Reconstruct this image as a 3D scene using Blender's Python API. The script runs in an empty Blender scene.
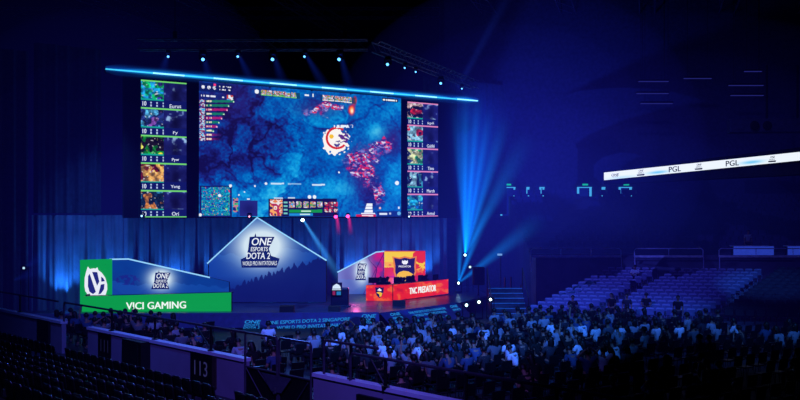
import bpy, math, random
import numpy as np
from mathutils import Vector, Matrix

random.seed(7)
SC = bpy.context.scene
COL = SC.collection
FPX, HZ, CZ = 900.0, 217.0, 5.5      # focal length in pixels, horizon row, eye height above the arena floor

# ------------------------------------------------------------------ survey helpers
def D(px, py, Y):
    return Vector(((px - 400) / FPX * Y, Y, CZ - (py - HZ) / FPX * Y))
def G(px, py, z):
    Y = FPX * (CZ - z) / (py - HZ)
    return Vector(((px - 400) / FPX * Y, Y, z))
def proj(p):
    return 400 + FPX * p[0] / p[1], HZ - FPX * (p[2] - CZ) / p[1]

class Frame:
    """A flat plane in the hall: origin, along, up, outward normal."""
    def __init__(s, o, u, v=(0, 0, 1)):
        s.o = Vector(o); s.u = Vector(u).normalized(); v = Vector(v)
        s.n = s.u.cross(v).normalized(); s.v = s.n.cross(s.u).normalized()
    def uv(s, px, py):
        r = Vector(((px - 400) / FPX, 1, -(py - HZ) / FPX)); c = Vector((0, 0, CZ))
        t = (s.o - c).dot(s.n) / r.dot(s.n); p = c + r * t - s.o
        return p.dot(s.u), p.dot(s.v)
    def P(s, a, b, n=0.0):
        return s.o + s.u * a + s.v * b + s.n * n
    def at(s, px, py, n=0.0):
        a, b = s.uv(px, py); return s.P(a, b, n)

# ------------------------------------------------------------------ materials
def lin(c):
    return tuple(((x / 255) / 12.92 if x / 255 <= 0.04045 else (((x / 255) + 0.055) / 1.055) ** 2.4) for x in c)
_m = {}
def mat(name, color=(80, 80, 80), rough=0.6, metal=0.0, noise=0.25, scale=4.0, emit=None, es=1.0, spec=0.4):
    if name in _m: return _m[name]
    m = bpy.data.materials.new(name); m.use_nodes = True; nt = m.node_tree
    b = nt.nodes['Principled BSDF']; c = lin(color)
    b.inputs['Roughness'].default_value = rough; b.inputs['Metallic'].default_value = metal
    b.inputs['Specular IOR Level'].default_value = spec
    tc = nt.nodes.new('ShaderNodeTexCoord'); nz = nt.nodes.new('ShaderNodeTexNoise')
    nz.inputs['Scale'].default_value = scale; nz.inputs['Detail'].default_value = 4
    rp = nt.nodes.new('ShaderNodeValToRGB')
    rp.color_ramp.elements[0].position = 0.3; rp.color_ramp.elements[1].position = 0.7
    rp.color_ramp.elements[0].color = tuple(x * (1 - noise) for x in c) + (1,)
    rp.color_ramp.elements[1].color = tuple(min(1, x * (1 + noise)) for x in c) + (1,)
    nt.links.new(tc.outputs['Object'], nz.inputs['Vector']); nt.links.new(nz.outputs['Fac'], rp.inputs['Fac'])
    nt.links.new(rp.outputs['Color'], b.inputs['Base Color'])
    if emit:
        b.inputs['Emission Color'].default_value = lin(emit) + (1,)
        b.inputs['Emission Strength'].default_value = es
        m.cycles.emission_sampling = 'NONE'
    _m[name] = m
    return m
def glow(name, color, es=1.0):
    return mat(name, (5, 5, 5), 0.5, emit=color, es=es, noise=0.0, spec=0.0)
def display_mat(name, es=1.0):
    if name in _m: return _m[name]
    m = bpy.data.materials.new(name); m.use_nodes = True; nt = m.node_tree
    b = nt.nodes['Principled BSDF']; b.inputs['Base Color'].default_value = (0.01, 0.01, 0.012, 1)
    b.inputs['Roughness'].default_value = 0.6; b.inputs['Specular IOR Level'].default_value = 0.1
    a = nt.nodes.new('ShaderNodeVertexColor'); a.layer_name = 'picture'
    nt.links.new(a.outputs['Color'], b.inputs['Emission Color']); b.inputs['Emission Strength'].default_value = es
    m.cycles.emission_sampling = 'NONE'
    _m[name] = m
    return m
def beam_mat(name, color, strength, length, r0, r1, power=1.2, streak=0.0):
    """Light scattered by the hall's haze inside a cone: emission falls off along the axis and towards the edge."""
    m = bpy.data.materials.new(name); m.use_nodes = True; nt = m.node_tree; nt.nodes.clear()
    out = nt.nodes.new('ShaderNodeOutputMaterial'); pv = nt.nodes.new('ShaderNodeVolumePrincipled')
    pv.inputs['Density'].default_value = 0.0; pv.inputs['Emission Color'].default_value = lin(color) + (1,)
    tc = nt.nodes.new('ShaderNodeTexCoord'); sx = nt.nodes.new('ShaderNodeSeparateXYZ')
    nt.links.new(tc.outputs['Object'], sx.inputs[0])
    def M(op, a, b=None, clamp=False):
        n = nt.nodes.new('ShaderNodeMath'); n.operation = op; n.use_clamp = clamp
        for i, v in enumerate((a, b)):
            if v is None: continue
            if isinstance(v, (int, float)): n.inputs[i].default_value = v
            else: nt.links.new(v, n.inputs[i])
        return n.outputs[0]
    z = sx.outputs['Z']; t = M('DIVIDE', z, length, True)
    rad = M('ADD', M('MULTIPLY', t, r1 - r0), r0)
    r = M('SQRT', M('ADD', M('MULTIPLY', sx.outputs['X'], sx.outputs['X']), M('MULTIPLY', sx.outputs['Y'], sx.outputs['Y'])))
    edge = M('POWER', M('SUBTRACT', 1.0, M('DIVIDE', r, rad), True), 1.3)
    fall = M('POWER', M('SUBTRACT', 1.0, t, True), power)
    e = M('MULTIPLY', M('MULTIPLY', edge, fall), M('DIVIDE', strength, rad))
    nt.links.new(e, pv.inputs['Emission Strength']); nt.links.new(pv.outputs[0], out.inputs['Volume'])
    return m

# ------------------------------------------------------------------ mesh builder
class MB:
    def __init__(s): s.v = []; s.f = []; s.mi = []; s.cur = 0
    def add(s, vs, fs):
        k = len(s.v); s.v += [tuple(v) for v in vs]
        for f in fs: s.f.append(tuple(i + k for i in f)); s.mi.append(s.cur)
    def box(s, c, d, rz=0.0, bev=0.0, M=None):
        x, y, z = d[0] / 2, d[1] / 2, d[2] / 2; b = min(bev, x * .9, y * .9, z * .9)
        R = Matrix.Rotation(rz, 3, 'Z') if M is None else M; c = Vector(c)
        if b <= 0:
            vs = [(-x, -y, -z), (x, -y, -z), (x, y, -z), (-x, y, -z), (-x, -y, z), (x, -y, z), (x, y, z), (-x, y, z)]
            fs = [(0, 3, 2, 1), (4, 5, 6, 7), (0, 1, 5, 4), (1, 2, 6, 5), (2, 3, 7, 6), (3, 0, 4, 7)]
        else:
            vs = []
            for zz, i in ((-z, b), (-z + b, 0), (z - b, 0), (z, b)):
                X, Y = x - i, y - i
                vs += [(-X + b, -Y, zz), (X - b, -Y, zz), (X, -Y + b, zz), (X, Y - b, zz), (X - b, Y, zz), (-X + b, Y, zz), (-X, Y - b, zz), (-X, -Y + b, zz)]
            fs = [tuple(range(7, -1, -1)), tuple(range(24, 32))]
            for L in range(3):
                for i in range(8):
                    j = (i + 1) % 8; fs.append((L * 8 + i, L * 8 + j, L * 8 + 8 + j, L * 8 + 8 + i))
        s.add([R @ Vector(v) + c for v in vs], fs)
    def tube(s, pts, rad, n=8, cap=True):
        pts = [Vector(p) for p in pts]; rs = rad if isinstance(rad, (list, tuple)) else [rad] * len(pts)
        vs = []; prev = None
        for i, p in enumerate(pts):
            d = (pts[min(i + 1, len(pts) - 1)] - pts[max(i - 1, 0)])
            d = d.normalized() if d.length > 1e-9 else Vector((0, 0, 1))
            if prev is None:
                a = Vector((0, 0, 1)) if abs(d.z) < .9 else Vector((1, 0, 0)); a = (a - d * a.dot(d)).normalized()
            else:
                a = prev - d * prev.dot(d); a = a.normalized() if a.length > 1e-6 else prev
            prev = a; b = d.cross(a)
            for k in range(n):
                t = 2 * math.pi * k / n; vs.append(p + (a * math.cos(t) + b * math.sin(t)) * rs[i])
        fs = []
        for i in range(len(pts) - 1):
            for k in range(n):
                j = (k + 1) % n; fs.append((i * n + k, i * n + j, (i + 1) * n + j, (i + 1) * n + k))
        if cap: fs += [tuple(range(n - 1, -1, -1)), tuple(range((len(pts) - 1) * n, len(pts) * n))]
        s.add(vs, fs)
    def lathe(s, prof, n=16, c=(0, 0, 0), M=None):
        vs = []; c = Vector(c)
        for r, z in prof:
            for k in range(n):
                t = 2 * math.pi * k / n; v = Vector((r * math.cos(t), r * math.sin(t), z))
                vs.append((M @ v if M is not None else v) + c)
        fs = [tuple(range(n - 1, -1, -1)), tuple(range((len(prof) - 1) * n, len(prof) * n))]
        for i in range(len(prof) - 1):
            for k in range(n):
                j = (k + 1) % n; fs.append((i * n + k, i * n + j, (i + 1) * n + j, (i + 1) * n + k))
        s.add(vs, fs)
    def ell(s, c, r, n=10, M=None):
        prof = []; m = n // 2 + 1; vs = []; c = Vector(c)
        for i in range(m + 1):
            a = -math.pi / 2 + math.pi * i / m; rr = max(math.cos(a), 1e-3)
            for k in range(n):
                t = 2 * math.pi * k / n; v = Vector((r[0] * rr * math.cos(t), r[1] * rr * math.sin(t), r[2] * math.sin(a)))
                vs.append((M @ v if M is not None else v) + c)
        fs = [(i * n + k, i * n + (k + 1) % n, (i + 1) * n + (k + 1) % n, (i + 1) * n + k) for i in range(m) for k in range(n)]
        s.add(vs, fs)
    def prism(s, ring, depth):
        """ring: 3-D polygon, depth: vector."""
        n = len(ring); depth = Vector(depth); r = [Vector(p) for p in ring]
        s.add(r + [p + depth for p in r], [tuple(range(n)), tuple(range(2 * n - 1, n - 1, -1))] + [(i, i + n, (i + 1) % n + n, (i + 1) % n) for i in range(n)])
    def build(s, name, mats, parent=None, smooth=False):
        me = bpy.data.meshes.new(name); me.from_pydata(s.v, [], s.f)
        mats = mats if isinstance(mats, (list, tuple)) else [mats]
        for m in mats: me.materials.append(m)
        me.polygons.foreach_set('material_index', s.mi)
        if smooth: me.polygons.foreach_set('use_smooth', [True] * len(s.f))
        me.update()
        o = bpy.data.objects.new(name, me); COL.objects.link(o)
        if parent: o.parent = parent
        return o

def tag(o, label=None, cat=None, group=None, kind=None):
    if label: o['label'] = label
    if cat: o['category'] = cat
    if group: o['group'] = group
    if kind: o['kind'] = kind
    return o
def empty(name, loc=(0, 0, 0), rz=0.0):
    o = bpy.data.objects.new(name, None); COL.objects.link(o); o.location = loc; o.rotation_euler = (0, 0, rz)
    o.empty_display_size = .2
    return o
def child(o, root):
    """parent an object built in world coordinates to a root (roots stay at identity rotation)."""
    o.parent = root; o.matrix_parent_inverse = Matrix.Translation(-Vector(root.location))
    return o
def struct(o): o['kind'] = 'structure'; return o
def dup(root, loc, rot, label=None, group=None, scale=1.0):
    r = root.copy(); COL.objects.link(r); r.location = loc
    r.rotation_euler = rot if isinstance(rot, tuple) else (0, 0, rot); r.scale = (scale,) * 3
    if label: r['label'] = label
    if group: r['group'] = group
    for ch in root.children:
        c = ch.copy(); COL.objects.link(c); c.parent = r
        for g in ch.children:
            d = g.copy(); COL.objects.link(d); d.parent = c
    return r
def kill(root):
    for ch in list(root.children):
        for g in list(ch.children): bpy.data.objects.remove(g)
        bpy.data.objects.remove(ch)
    bpy.data.objects.remove(root)

ONES = 'zero first second third fourth fifth sixth seventh eighth ninth tenth eleventh twelfth thirteenth fourteenth fifteenth sixteenth seventeenth eighteenth nineteenth'.split()
def ordinal(n):
    if n < 20: return ONES[n]
    t = {2: ('twentieth', 'twenty'), 3: ('thirtieth', 'thirty'), 4: ('fortieth', 'forty'), 5: ('fiftieth', 'fifty'), 6: ('sixtieth', 'sixty')}[n // 10]
    return t[0] if n % 10 == 0 else t[1] + '-' + ONES[n % 10]

# ------------------------------------------------------------------ flat graphics: lettering and marks
_tc = {}
def glyphs(s, shear=0.0, bold=0.0):
    key = (s, shear, bold)
    if key in _tc: return _tc[key]
    cu = bpy.data.curves.new('lettering', 'FONT'); cu.body = s; cu.shear = 0; cu.offset = bold; cu.resolution_u = 3
    o = bpy.data.objects.new('lettering', cu); COL.objects.link(o)
    dg = bpy.context.evaluated_depsgraph_get(); me = o.evaluated_get(dg).to_mesh()
    vs = [(v.co.x + v.co.y * shear, v.co.y) for v in me.vertices]; fs = [tuple(p.vertices) for p in me.polygons]
    o.evaluated_get(dg).to_mesh_clear(); bpy.data.objects.remove(o); bpy.data.curves.remove(cu)
    x0 = min(v[0] for v in vs); x1 = max(v[0] for v in vs); y0 = min(v[1] for v in vs); y1 = max(v[1] for v in vs)
    vs = [((x - x0) / (x1 - x0), (y - y0) / (y1 - y0)) for x, y in vs]
    _tc[key] = (vs, fs); return _tc[key]
def put_text(mb, fr, s, x0, y0, x1, y1, n=.03, shear=0.0, bold=0.02, dy=0.0):
    """fill the rectangle whose corners are surveyed at x0,y0 (top left) and x1,y1 (bottom right); dy = rise of the right end."""
    a0, b1 = fr.uv(x0, y0); a1, b0 = fr.uv(x1, y1); _, b0l = fr.uv(x0, y1 - dy); 
    vs, fs = glyphs(s, shear, 0)
    _, b1l = fr.uv(x0, y0); _, b1r = fr.uv(x1, y0 + dy); _, b0l = fr.uv(x0, y1); _, b0r = fr.uv(x1, y1 + dy)
    sh = min(bold * .9, .035) * abs(b1 - b0); m = .3 * sh
    for q, (dx, dz) in enumerate(((0, 0), (-sh, 0), (sh, 0), (0, m), (0, -m)) if bold > 0 else ((0, 0),)):
        out = []
        for x, y in vs:
            lo = b0l + (b0r - b0l) * x; hi = b1l + (b1r - b1l) * x
            out.append(fr.P(a0 + (a1 - a0) * x + dx, lo + (hi - lo) * y + dz, n + .001 * q))
        mb.add(out, fs)
def put_poly(mb, fr, pts, n=.03):
    mb.add([fr.at(x, y, n) for x, y in pts], [tuple(range(len(pts)))])
def thick_line(mb, fr, pts, w, n=.03):
    """polyline on the plane, w metres wide."""
    q = [Vector(fr.uv(*p)) for p in pts]
    for a, b in zip(q, q[1:]):
        d = (b - a).normalized(); t = Vector((-d.y, d.x)) * w / 2; a = a - d * w * .3; b = b + d * w * .3
        mb.add([fr.P(*(a + t), n), fr.P(*(b + t), n), fr.P(*(b - t), n), fr.P(*(a - t), n)], [(3, 2, 1, 0)])
def lin_np(c):
    c = np.clip(c, 0, 255) / 255.0
    return np.where(c <= .04045, c / 12.92, ((c + .055) / 1.055) ** 2.4)
def display(name, fr, x0, x1, top, bot, nx, ny, paint, parent, es=1.0, n=0.0):
    """LED surface between two edges, its picture stored as vertex colours; paint works in surveyed positions on that surface."""
    xs = np.linspace(x0, x1, nx); X = np.repeat(xs[None, :], ny, 0)
    T = np.array([top(x) for x in xs]); B = np.array([bot(x) for x in xs]); t = np.linspace(0, 1, ny)[:, None]
    Y = T[None, :] * (1 - t) + B[None, :] * t
    rx = (X - 400) / FPX; rz = -(Y - HZ) / FPX; N = fr.n; O = fr.o - Vector((0, 0, CZ)) + fr.n * n
    k = O.dot(N) / (rx * N.x + N.y + rz * N.z)
    co = np.stack([rx * k, k, rz * k + CZ], -1).reshape(-1, 3)
    i = np.arange(ny * nx).reshape(ny, nx)
    f = np.stack([i[:-1, :-1], i[1:, :-1], i[1:, 1:], i[:-1, 1:]], -1).reshape(-1, 4)
    me = bpy.data.meshes.new(name); me.vertices.add(len(co)); me.vertices.foreach_set('co', co.ravel())
    me.loops.add(f.size); me.loops.foreach_set('vertex_index', f.ravel().astype(np.int32))
    me.polygons.add(len(f)); me.polygons.foreach_set('loop_start', np.arange(0, f.size, 4, dtype=np.int32))
    me.polygons.foreach_set('loop_total', np.full(len(f), 4, dtype=np.int32)); me.update()
    a = me.color_attributes.new('picture', 'FLOAT_COLOR', 'POINT')
    C = np.ones((ny * nx, 4)); C[:, :3] = lin_np(paint(X, Y).reshape(-1, 3)); a.data.foreach_set('color', C.ravel())
    me.materials.append(display_mat('led display %.2f' % es, es)); me.validate()
    o = bpy.data.objects.new(name, me); COL.objects.link(o)
    if parent: child(o, parent)
    return o

_rng = np.random.RandomState(3); _tab = _rng.rand(256, 256)
def vn(x, y):
    xi = np.floor(x).astype(int); yi = np.floor(y).astype(int); fx = x - xi; fy = y - yi
    fx = fx * fx * (3 - 2 * fx); fy = fy * fy * (3 - 2 * fy); g = lambda a, b: _tab[a % 256, b % 256]
    return (g(xi, yi) * (1 - fx) + g(xi + 1, yi) * fx) * (1 - fy) + (g(xi, yi + 1) * (1 - fx) + g(xi + 1, yi + 1) * fx) * fy
def fbm(x, y, o=4):
    s = 0; a = .5
    for k in range(o): s = s + a * vn(x * 2 ** k + 17 * k, y * 2 ** k + 31 * k); a /= 2
    return s / (1 - .5 ** o)
def mix(c, col, m):
    m = np.clip(m, 0, 1)[..., None]; return c * (1 - m) + np.array(col, float) * m
def blob(x, y, cx, cy, rx, ry): return np.exp(-((x - cx) / rx) ** 2 - ((y - cy) / ry) ** 2)
def inr(x, y, x0, y0, x1, y1): return ((x >= x0) & (x < x1) & (y >= y0) & (y < y1)).astype(float)
def line(pts):
    xs = [p[0] for p in pts]; ys = [p[1] for p in pts]
    return lambda x: float(np.interp(x, xs, ys)) if xs[0] <= x <= xs[-1] else (ys[0] + (ys[1] - ys[0]) / (xs[1] - xs[0]) * (x - xs[0]) if x < xs[0] else ys[-1] + (ys[-1] - ys[-2]) / (xs[-1] - xs[-2]) * (x - xs[-1]))

# ------------------------------------------------------------------ camera
cam = bpy.data.cameras.new('camera'); cam.sensor_width = 36; cam.lens = FPX / 800 * 36; cam.shift_y = (HZ - 200) / 800
cam.clip_end = 400
co = bpy.data.objects.new('camera', cam); COL.objects.link(co); co.location = (0, 0, CZ); co.rotation_euler = (math.pi / 2, 0, 0)
SC.camera = co
SC.view_settings.view_transform = 'Standard'; SC.view_settings.look = 'None'
W = bpy.data.worlds.new('hall air'); SC.world = W; W.use_nodes = True
W.node_tree.nodes['Background'].inputs[0].default_value = (0.06, 0.08, 1, 1); W.node_tree.nodes['Background'].inputs[1].default_value = 0.004

# materials used all over
M_black = mat('black drape', (14, 14, 18), .9); M_dark = mat('dark metal', (26, 26, 32), .45, .6); M_steel = mat('truss aluminium', (90, 92, 100), .4, .8)
M_white = mat('white paint', (215, 215, 220), .6); M_conc = mat('concrete', (95, 95, 105), .85, scale=1.5); M_floor = mat('arena floor', (48, 48, 56), .55, scale=.7)
M_rub = mat('rubber black', (12, 12, 14), .7)

# ------------------------------------------------------------------ setting
US = Vector((.820, .572, 0)); NS = Vector((.572, -.820, 0))           # along the stage, and out to the audience
b = MB(); b.box((2, 38, -.15), (110, 96, .3)); struct(b.build('floor', M_floor))
b = MB(); b.box((2, 38, 24.2), (110, 96, .4)); struct(b.build('ceiling', mat('ceiling panels', (30, 30, 40), .9)))
b = MB(); b.box((2, 84, 12), (110, .5, 24)); struct(b.build('wall_back', mat('hall wall', (60, 60, 75), .9, scale=.4)))
b = MB(); b.box((-48, 38, 12), (.5, 92, 24)); struct(b.build('wall_left', mat('hall wall', (60, 60, 75))))
b = MB(); b.box((52, 38, 12), (.5, 92, 24)); struct(b.build('wall_right', mat('hall wall', (60, 60, 75))))
b = MB(); b.box((2, -9.5, 12), (110, .5, 24)); struct(b.build('wall_front', mat('hall wall', (60, 60, 75))))

# stage deck
SZ = .7
deck = [(-21, 44.1), (-1.05, 44.9), (3.24, 50.2), (5.4, 55), (5.0, 62.5), (-21, 44.35)]
b = MB(); b.prism([(x, y, SZ - .08) for x, y in deck], (0, 0, .08))
st = tag(b.build('stage_platform', mat('stage deck', (62, 62, 84), .32, scale=1.2)), 'low glossy stage deck in front of the giant screens', 'stage')
b = MB(); b.prism([(x * .99 - .05, y + .12, 0) for x, y in deck], (0, 0, SZ - .08)); b.build('underframe', M_black, st)

# fascia panels with lettering
cy = glow('cyan lettering', (40, 150, 235), .8)
def logo_small(mb, fr, cx, cy_, w, h, n=.03, sh=.25):
    put_text(mb, fr, 'ONE', cx - w / 2, cy_ - h / 2, cx + w / 2, cy_ - h * .08, n, sh, .05)
    put_text(mb, fr, 'ESPORTS', cx - w * .55, cy_, cx + w * .42, cy_ + h * .22, n, sh, .03)
    put_text(mb, fr, 'DOTA 2', cx - w * .6, cy_ + h * .28, cx + w * .42, cy_ + h * .55, n, sh, .03)
FA = Frame((-21, 43.98, 0), (19.95, .8, 0), (0, -.05, 1))
root = empty('stage_fascia', (-7, 43.9, 0)); tag(root, 'dark blue stage front panel with cyan event title, facing the camera', 'stage panel')
b = MB(); b.prism([(-21, 43.9, .02), (-1.0, 44.7, .02), (-1.05, 44.78, SZ + .06), (-21, 43.98, SZ + .06)], (0, .08, 0))
child(b.build('panel', mat('fascia vinyl', (40, 46, 110), .5, emit=(16, 26, 90), es=.35)), root)  # weak blue emission put into the vinyl in place of light on it
b = MB(); FB = Frame((-21, 43.85, 0), (19.95, .8, 0))
put_text(b, FB, 'ONE ESPORTS DOTA 2 SINGAPORE', 268, 321, 350, 324.4, .06, .1, .02, -4)
put_text(b, FB, 'WORLD PRO INVITATIONAL', 277, 326, 341, 329.5, .06, .1, .02, -3)
for cx_, cy2, w_, h_ in ((253, 324, 16, 8), (369, 318.5, 14, 9)): l_ = MB(); logo_small(l_, FB, cx_, cy2, w_, h_, .06); child(l_.build('logo', cy), root)
child(b.build('lettering', cy), root)
c0 = Vector((-1.0, 44.75, 0)); c1 = Vector((3.3, 50.1, 0)); dr = (c1 - c0).normalized(); outw = Vector((dr.y, -dr.x, 0))
FC = Frame(c0 + outw * .95, dr, Vector((0, 0, SZ + .04)) - outw * .95)
root = empty('stage_fascia', c0 + outw * .5); tag(root, 'sloping stage apron banner with slanted event title, below the red desk', 'stage panel')
b = MB(); b.prism([c0 + outw * .95, c1 + outw * .95, c1 + Vector((0, 0, SZ + .04)), c0 + Vector((0, 0, SZ + .04))], (0, 0, -.04))
child(b.build('panel', mat('apron vinyl', (38, 44, 104), .5, emit=(16, 24, 84), es=.35)), root)  # apron vinyl emits faintly too, standing in for stage light
def apron_text(s, u0, u1, v0, v1, sh=0):
    vs, fs = glyphs(s, sh, .02); b = MB(); b.add([FC.P(u0 + (u1 - u0) * x, v0 + (v1 - v0) * y, .03) for x, y in vs], fs); child(b.build('lettering', cy), root)
apron_text('ONE ESPORTS DOTA 2 SINGAPORE', 2.0, 5.2, .82, .98); apron_text('WORLD PRO INVITATIONAL', 2.2, 5.0, .58, .74)
apron_text('ONE', .55, 1.35, .85, 1.05, .3); apron_text('ESPORTS', .5, 1.3, .62, .76, .3); apron_text('DOTA 2', .45, 1.3, .35, .52, .3)
apron_text('ONE', 5.7, 6.4, .85, 1.05, .3); apron_text('ESPORTS', 5.65, 6.4, .62, .76, .3)
for q in range(5): apron_text('DOTA 2', 2.1 + q * .62, 2.5 + q * .62, .25, .38)

# ------------------------------------------------------------------ the giant screens
SO = Vector((-11.39, 51, CZ)); SF = Frame(SO, US)
root = empty('screen_backing', SO); tag(root, 'black cloth backing frame carrying the three hanging LED screens', 'screen frame')
BK = Frame(SO - NS * .35, US); b = MB()
t_ = line([(105, 73), (477, 105)])
ring = [BK.at(124, t_(124)), BK.at(457, t_(457)), BK.at(457, 218), BK.at(124, 218)]
b.prism(ring[::-1], -NS * .25); child(b.build('cloth', mat('screen cloth', (10, 10, 22), .9)), root)
for px in (130, 193, 300, 404, 450): b = MB(); b.tube([BK.at(px, 217, -.5), BK.at(px, t_(px) - 4, -.5)], .12, 6); child(b.build('upright', M_dark), root)

top = line([(199, 80.5), (401, 98)]); bot = line([(199, 217), (401, 216.5)])
def cells(x, y, x0, y0, x1, y1, seed, pal, sc=2.0):
    """busy little icon picture."""
    a = vn(x / sc + seed * 7.3, y / sc + seed * 3.1); k = (a * len(pal) * .999).astype(int); P = np.array(pal, float)[k]
    return P, inr(x, y, x0, y0, x1, y1)
def over(c, P, m): m = m[..., None]; return c * (1 - m) + P * m
ICON = [(20, 20, 60), (230, 240, 250), (200, 60, 40), (30, 170, 230), (220, 150, 60), (40, 160, 90), (60, 40, 120)]
def paint_main(x, y):
    w = fbm(x / 30 + 3, y / 30) - .5; xw = x + w * 26; yw = y + (fbm(x / 25, y / 25 + 9) - .5) * 22
    n = fbm(xw / 16, yw / 13, 5); r = 1 - np.abs(fbm(xw / 20 + 40, yw / 16, 4) * 2 - 1)
    xc = np.interp(y, [80, 100, 110, 125, 150, 170, 190, 205, 217], [272, 276, 284, 297, 304, 300, 286, 270, 262]) + (fbm(x * 0 + 5, y / 4, 3) - .5) * 8; sm = 1 / (1 + np.exp(-(x - xc) / 1.3))
    tl = .23 + .50 * np.exp(-np.clip(xc - x, 0, 99) / 20) * (.45 + .9 * fbm(x / 4, y / 4, 3)) * np.clip((y - 112) / 18, .1, 1) + .2 * np.clip((y - 160) / 35, 0, 1) + (n - .5) * .55 - .10 * np.clip((r - .8) / .2, 0, 1)
    tr = .46 + (n - .5) * .26 + (fbm(x / 9 + y / 14, y / 30 - x / 30 + 8, 3) - .5) * .18
    t = tl * (1 - sm) + tr * sm - .16 * np.exp(-((x - xc) / 1.2) ** 2) * (y > 108)
    t = t + .17 * (blob(x + 3 * w, y, 325, 116, 25, 13) > .42) * (.5 + fbm(x / 3, y / 3 + 9, 3)) - .15 * np.exp(-((np.hypot((x - 326) / 1.6, y - 117) - 12) / 1.1) ** 2)
    for x1_, y1_, x2_, y2_ in ((262, 217, 318, 168), (340, 130, 401, 100), (335, 217, 350, 170), (375, 105, 401, 128), (225, 175, 262, 196)):
        L2 = (x2_ - x1_) ** 2 + (y2_ - y1_) ** 2; u = np.clip(((xw - x1_) * (x2_ - x1_) + (yw - y1_) * (y2_ - y1_)) / L2, 0, 1); dd_ = np.hypot(xw - x1_ - u * (x2_ - x1_), yw - y1_ - u * (y2_ - y1_)); t = t - .13 * np.exp(-(dd_ / 1.2) ** 2)
    for cx, cy_, rx, ry, a in ((235, 118, 48, 34, -.08), (222, 165, 30, 22, -.10), (252, 192, 32, 11, .10), (325, 122, 26, 9, .0), (391, 108, 12, 12, .12),
                              (378, 132, 9, 7, .5), (392, 182, 12, 20, .14), (326, 190, 14, 10, .22), (346, 188, 10, 8, .35), (318, 160, 16, 22, .0), (372, 196, 12, 18, -.3), (312, 104, 14, 7, -.15),
                              (352, 125, 12, 9, -.05), (394, 142, 10, 14, -.2), (360, 180, 12, 12, -.15), (268, 110, 18, 14, .12)):
        t = t + a * blob(x, y, cx, cy_, rx, ry)
    t = t - .22 * np.clip((r - .86) / .14, 0, 1) * blob(x, y, 240, 140, 55, 50)
    t = np.clip(t + (fbm(x / 1.9, y / 1.9, 2) - .5) * .26, 0, 1)
    stops = [0, .18, .42, .66, 1]; cs = np.array([(16, 12, 66), (22, 32, 118), (0, 88, 178), (8, 146, 216), (70, 200, 238)], float)
    c = np.stack([np.interp(t, stops, cs[:, k]) for k in range(3)], -1)
    c = mix(c, (60, 30, 110), .6 * np.clip(blob(x, y, 392, 140, 12, 14) + blob(x, y, 362, 172, 14, 26) + blob(x, y, 318, 108, 22, 8) + .6 * blob(x, y, 230, 100, 30, 20), 0, 1))
    # fallen stone and magenta sparks
    s = fbm(x / 3.4 + y / 9 + 11, y / 2.2 - x / 7 + 5, 3); xq = x + (fbm(x / 6, y / 6 + 33, 2) - .5) * 16; yq = y + (fbm(x / 6 + 66, y / 6, 2) - .5) * 14
    for cx, cy_, rx, ry in ((362, 157, 14, 9), (382, 146, 10, 6), (366, 176, 8, 10), (316, 113, 9, 4), (331, 106, 9, 4), (355, 166, 7, 8), (380, 195, 5, 10)):
        g = blob(xq, yq, cx, cy_, rx * 1.1, ry * 1.1)
        gg = np.clip(g * 3.2 - .5, 0, 1); mk = gg * np.clip((g * .9 + (s - .5) * 2.4 - .52) * 5, 0, 1); c = mix(c, (120, 30, 120), gg * .45); c = mix(c, (200, 30, 112), mk * .62); c = mix(c, (150, 150, 225), np.clip((g * .6 + (fbm(x / 3.6 + 200, y / 2.4, 2) - .5) * 3 - .5) * 4, 0, 1) * .7 * gg); c = mix(c, (235, 40, 84), np.clip((g + (fbm(x / 1.7 + 31, y / 1.5, 2) - .5) * 3 - .95) * 6, 0, 1) * .9 * gg)
        c = mix(c, (225, 225, 245), np.clip((g * .6 + (fbm(x / 3.2 - y / 4, y / 1.6 + 70, 2) - .5) * 3 - .86) * 6, 0, 1) * .9 * gg); c = mix(c, (30, 30, 120), np.clip((g + (fbm(x / 2.6 + 90, y / 1.8 + 7, 2) - .5) * 3 - 1.0) * 5, 0, 1) * .8 * gg)
    # blast with red ring
    d = np.hypot(x - 336, y - 139); an = np.arctan2(y - 139, x - 336); rg = 13 + 5.5 * (vn(an * 6 + 40, d * .5) - .5) + 2 * np.sin(an)
    m = (d < rg) & ~((x > 341) & (np.abs(y - 136) < 7) & (s > .45)); c = mix(c, (250, 246, 240), m * 1.)
    c = mix(c, (214, 34, 40), (np.abs(np.hypot(x - 337, y - 138) - 10.2) < 1.1) * ((an > .6) | (an < -.9)) * 1.)
    c = mix(c, (246, 190, 40), (np.hypot(x - 331.5, y - 136.5) < 2.2) * 1.); c = mix(c, (90, 40, 130), (np.hypot(x - 343, y - 138) < 5.5) * (s > .47) * 1.)
    c = mix(c, (70, 60, 140), (np.hypot(x - 337, y - 144) < 3) * (s > .5) * 1.)
    # fiery figure
    fl = blob(x, y, 351.5, 110, 3.8, 6) + .8 * blob(x, y, 355, 100, 2.3, 5); c = mix(c, (225, 25, 60), np.clip(fl * 2.2 - .6, 0, 1)); c = mix(c, (255, 130, 30), np.clip(fl * 3 - 1.8, 0, 1)); c = mix(c, (255, 245, 220), blob(x, y, 352, 111, 1.5, 2.8))
    c = mix(c, (235, 245, 255), inr(x, y - (x - 334) * -.02, 334, 125.2, 353, 128) * (vn(x * .9, y * .5) > .35))
    # caption strip, small dots
    c = mix(c, (230, 240, 250), inr(x, y, 271, 182.8, 284, 184.4) * .85 + inr(x, y, 288, 183.3, 301, 184.6) * .6 + inr(x, y, 312, 184, 325, 185.6) * .9)
    for q in ((266, 183.6, 1.3), (397, 183, 2.0), (255, 186, .9), (244.5, 192, .8), (239, 195, .8), (339, 172.4, .9), (309.5, 197, 1.8), (314.5, 197, 1.8)): c = mix(c, (235, 245, 250), (np.hypot(x - q[0], y - q[1]) < q[2]) * 1.)
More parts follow.
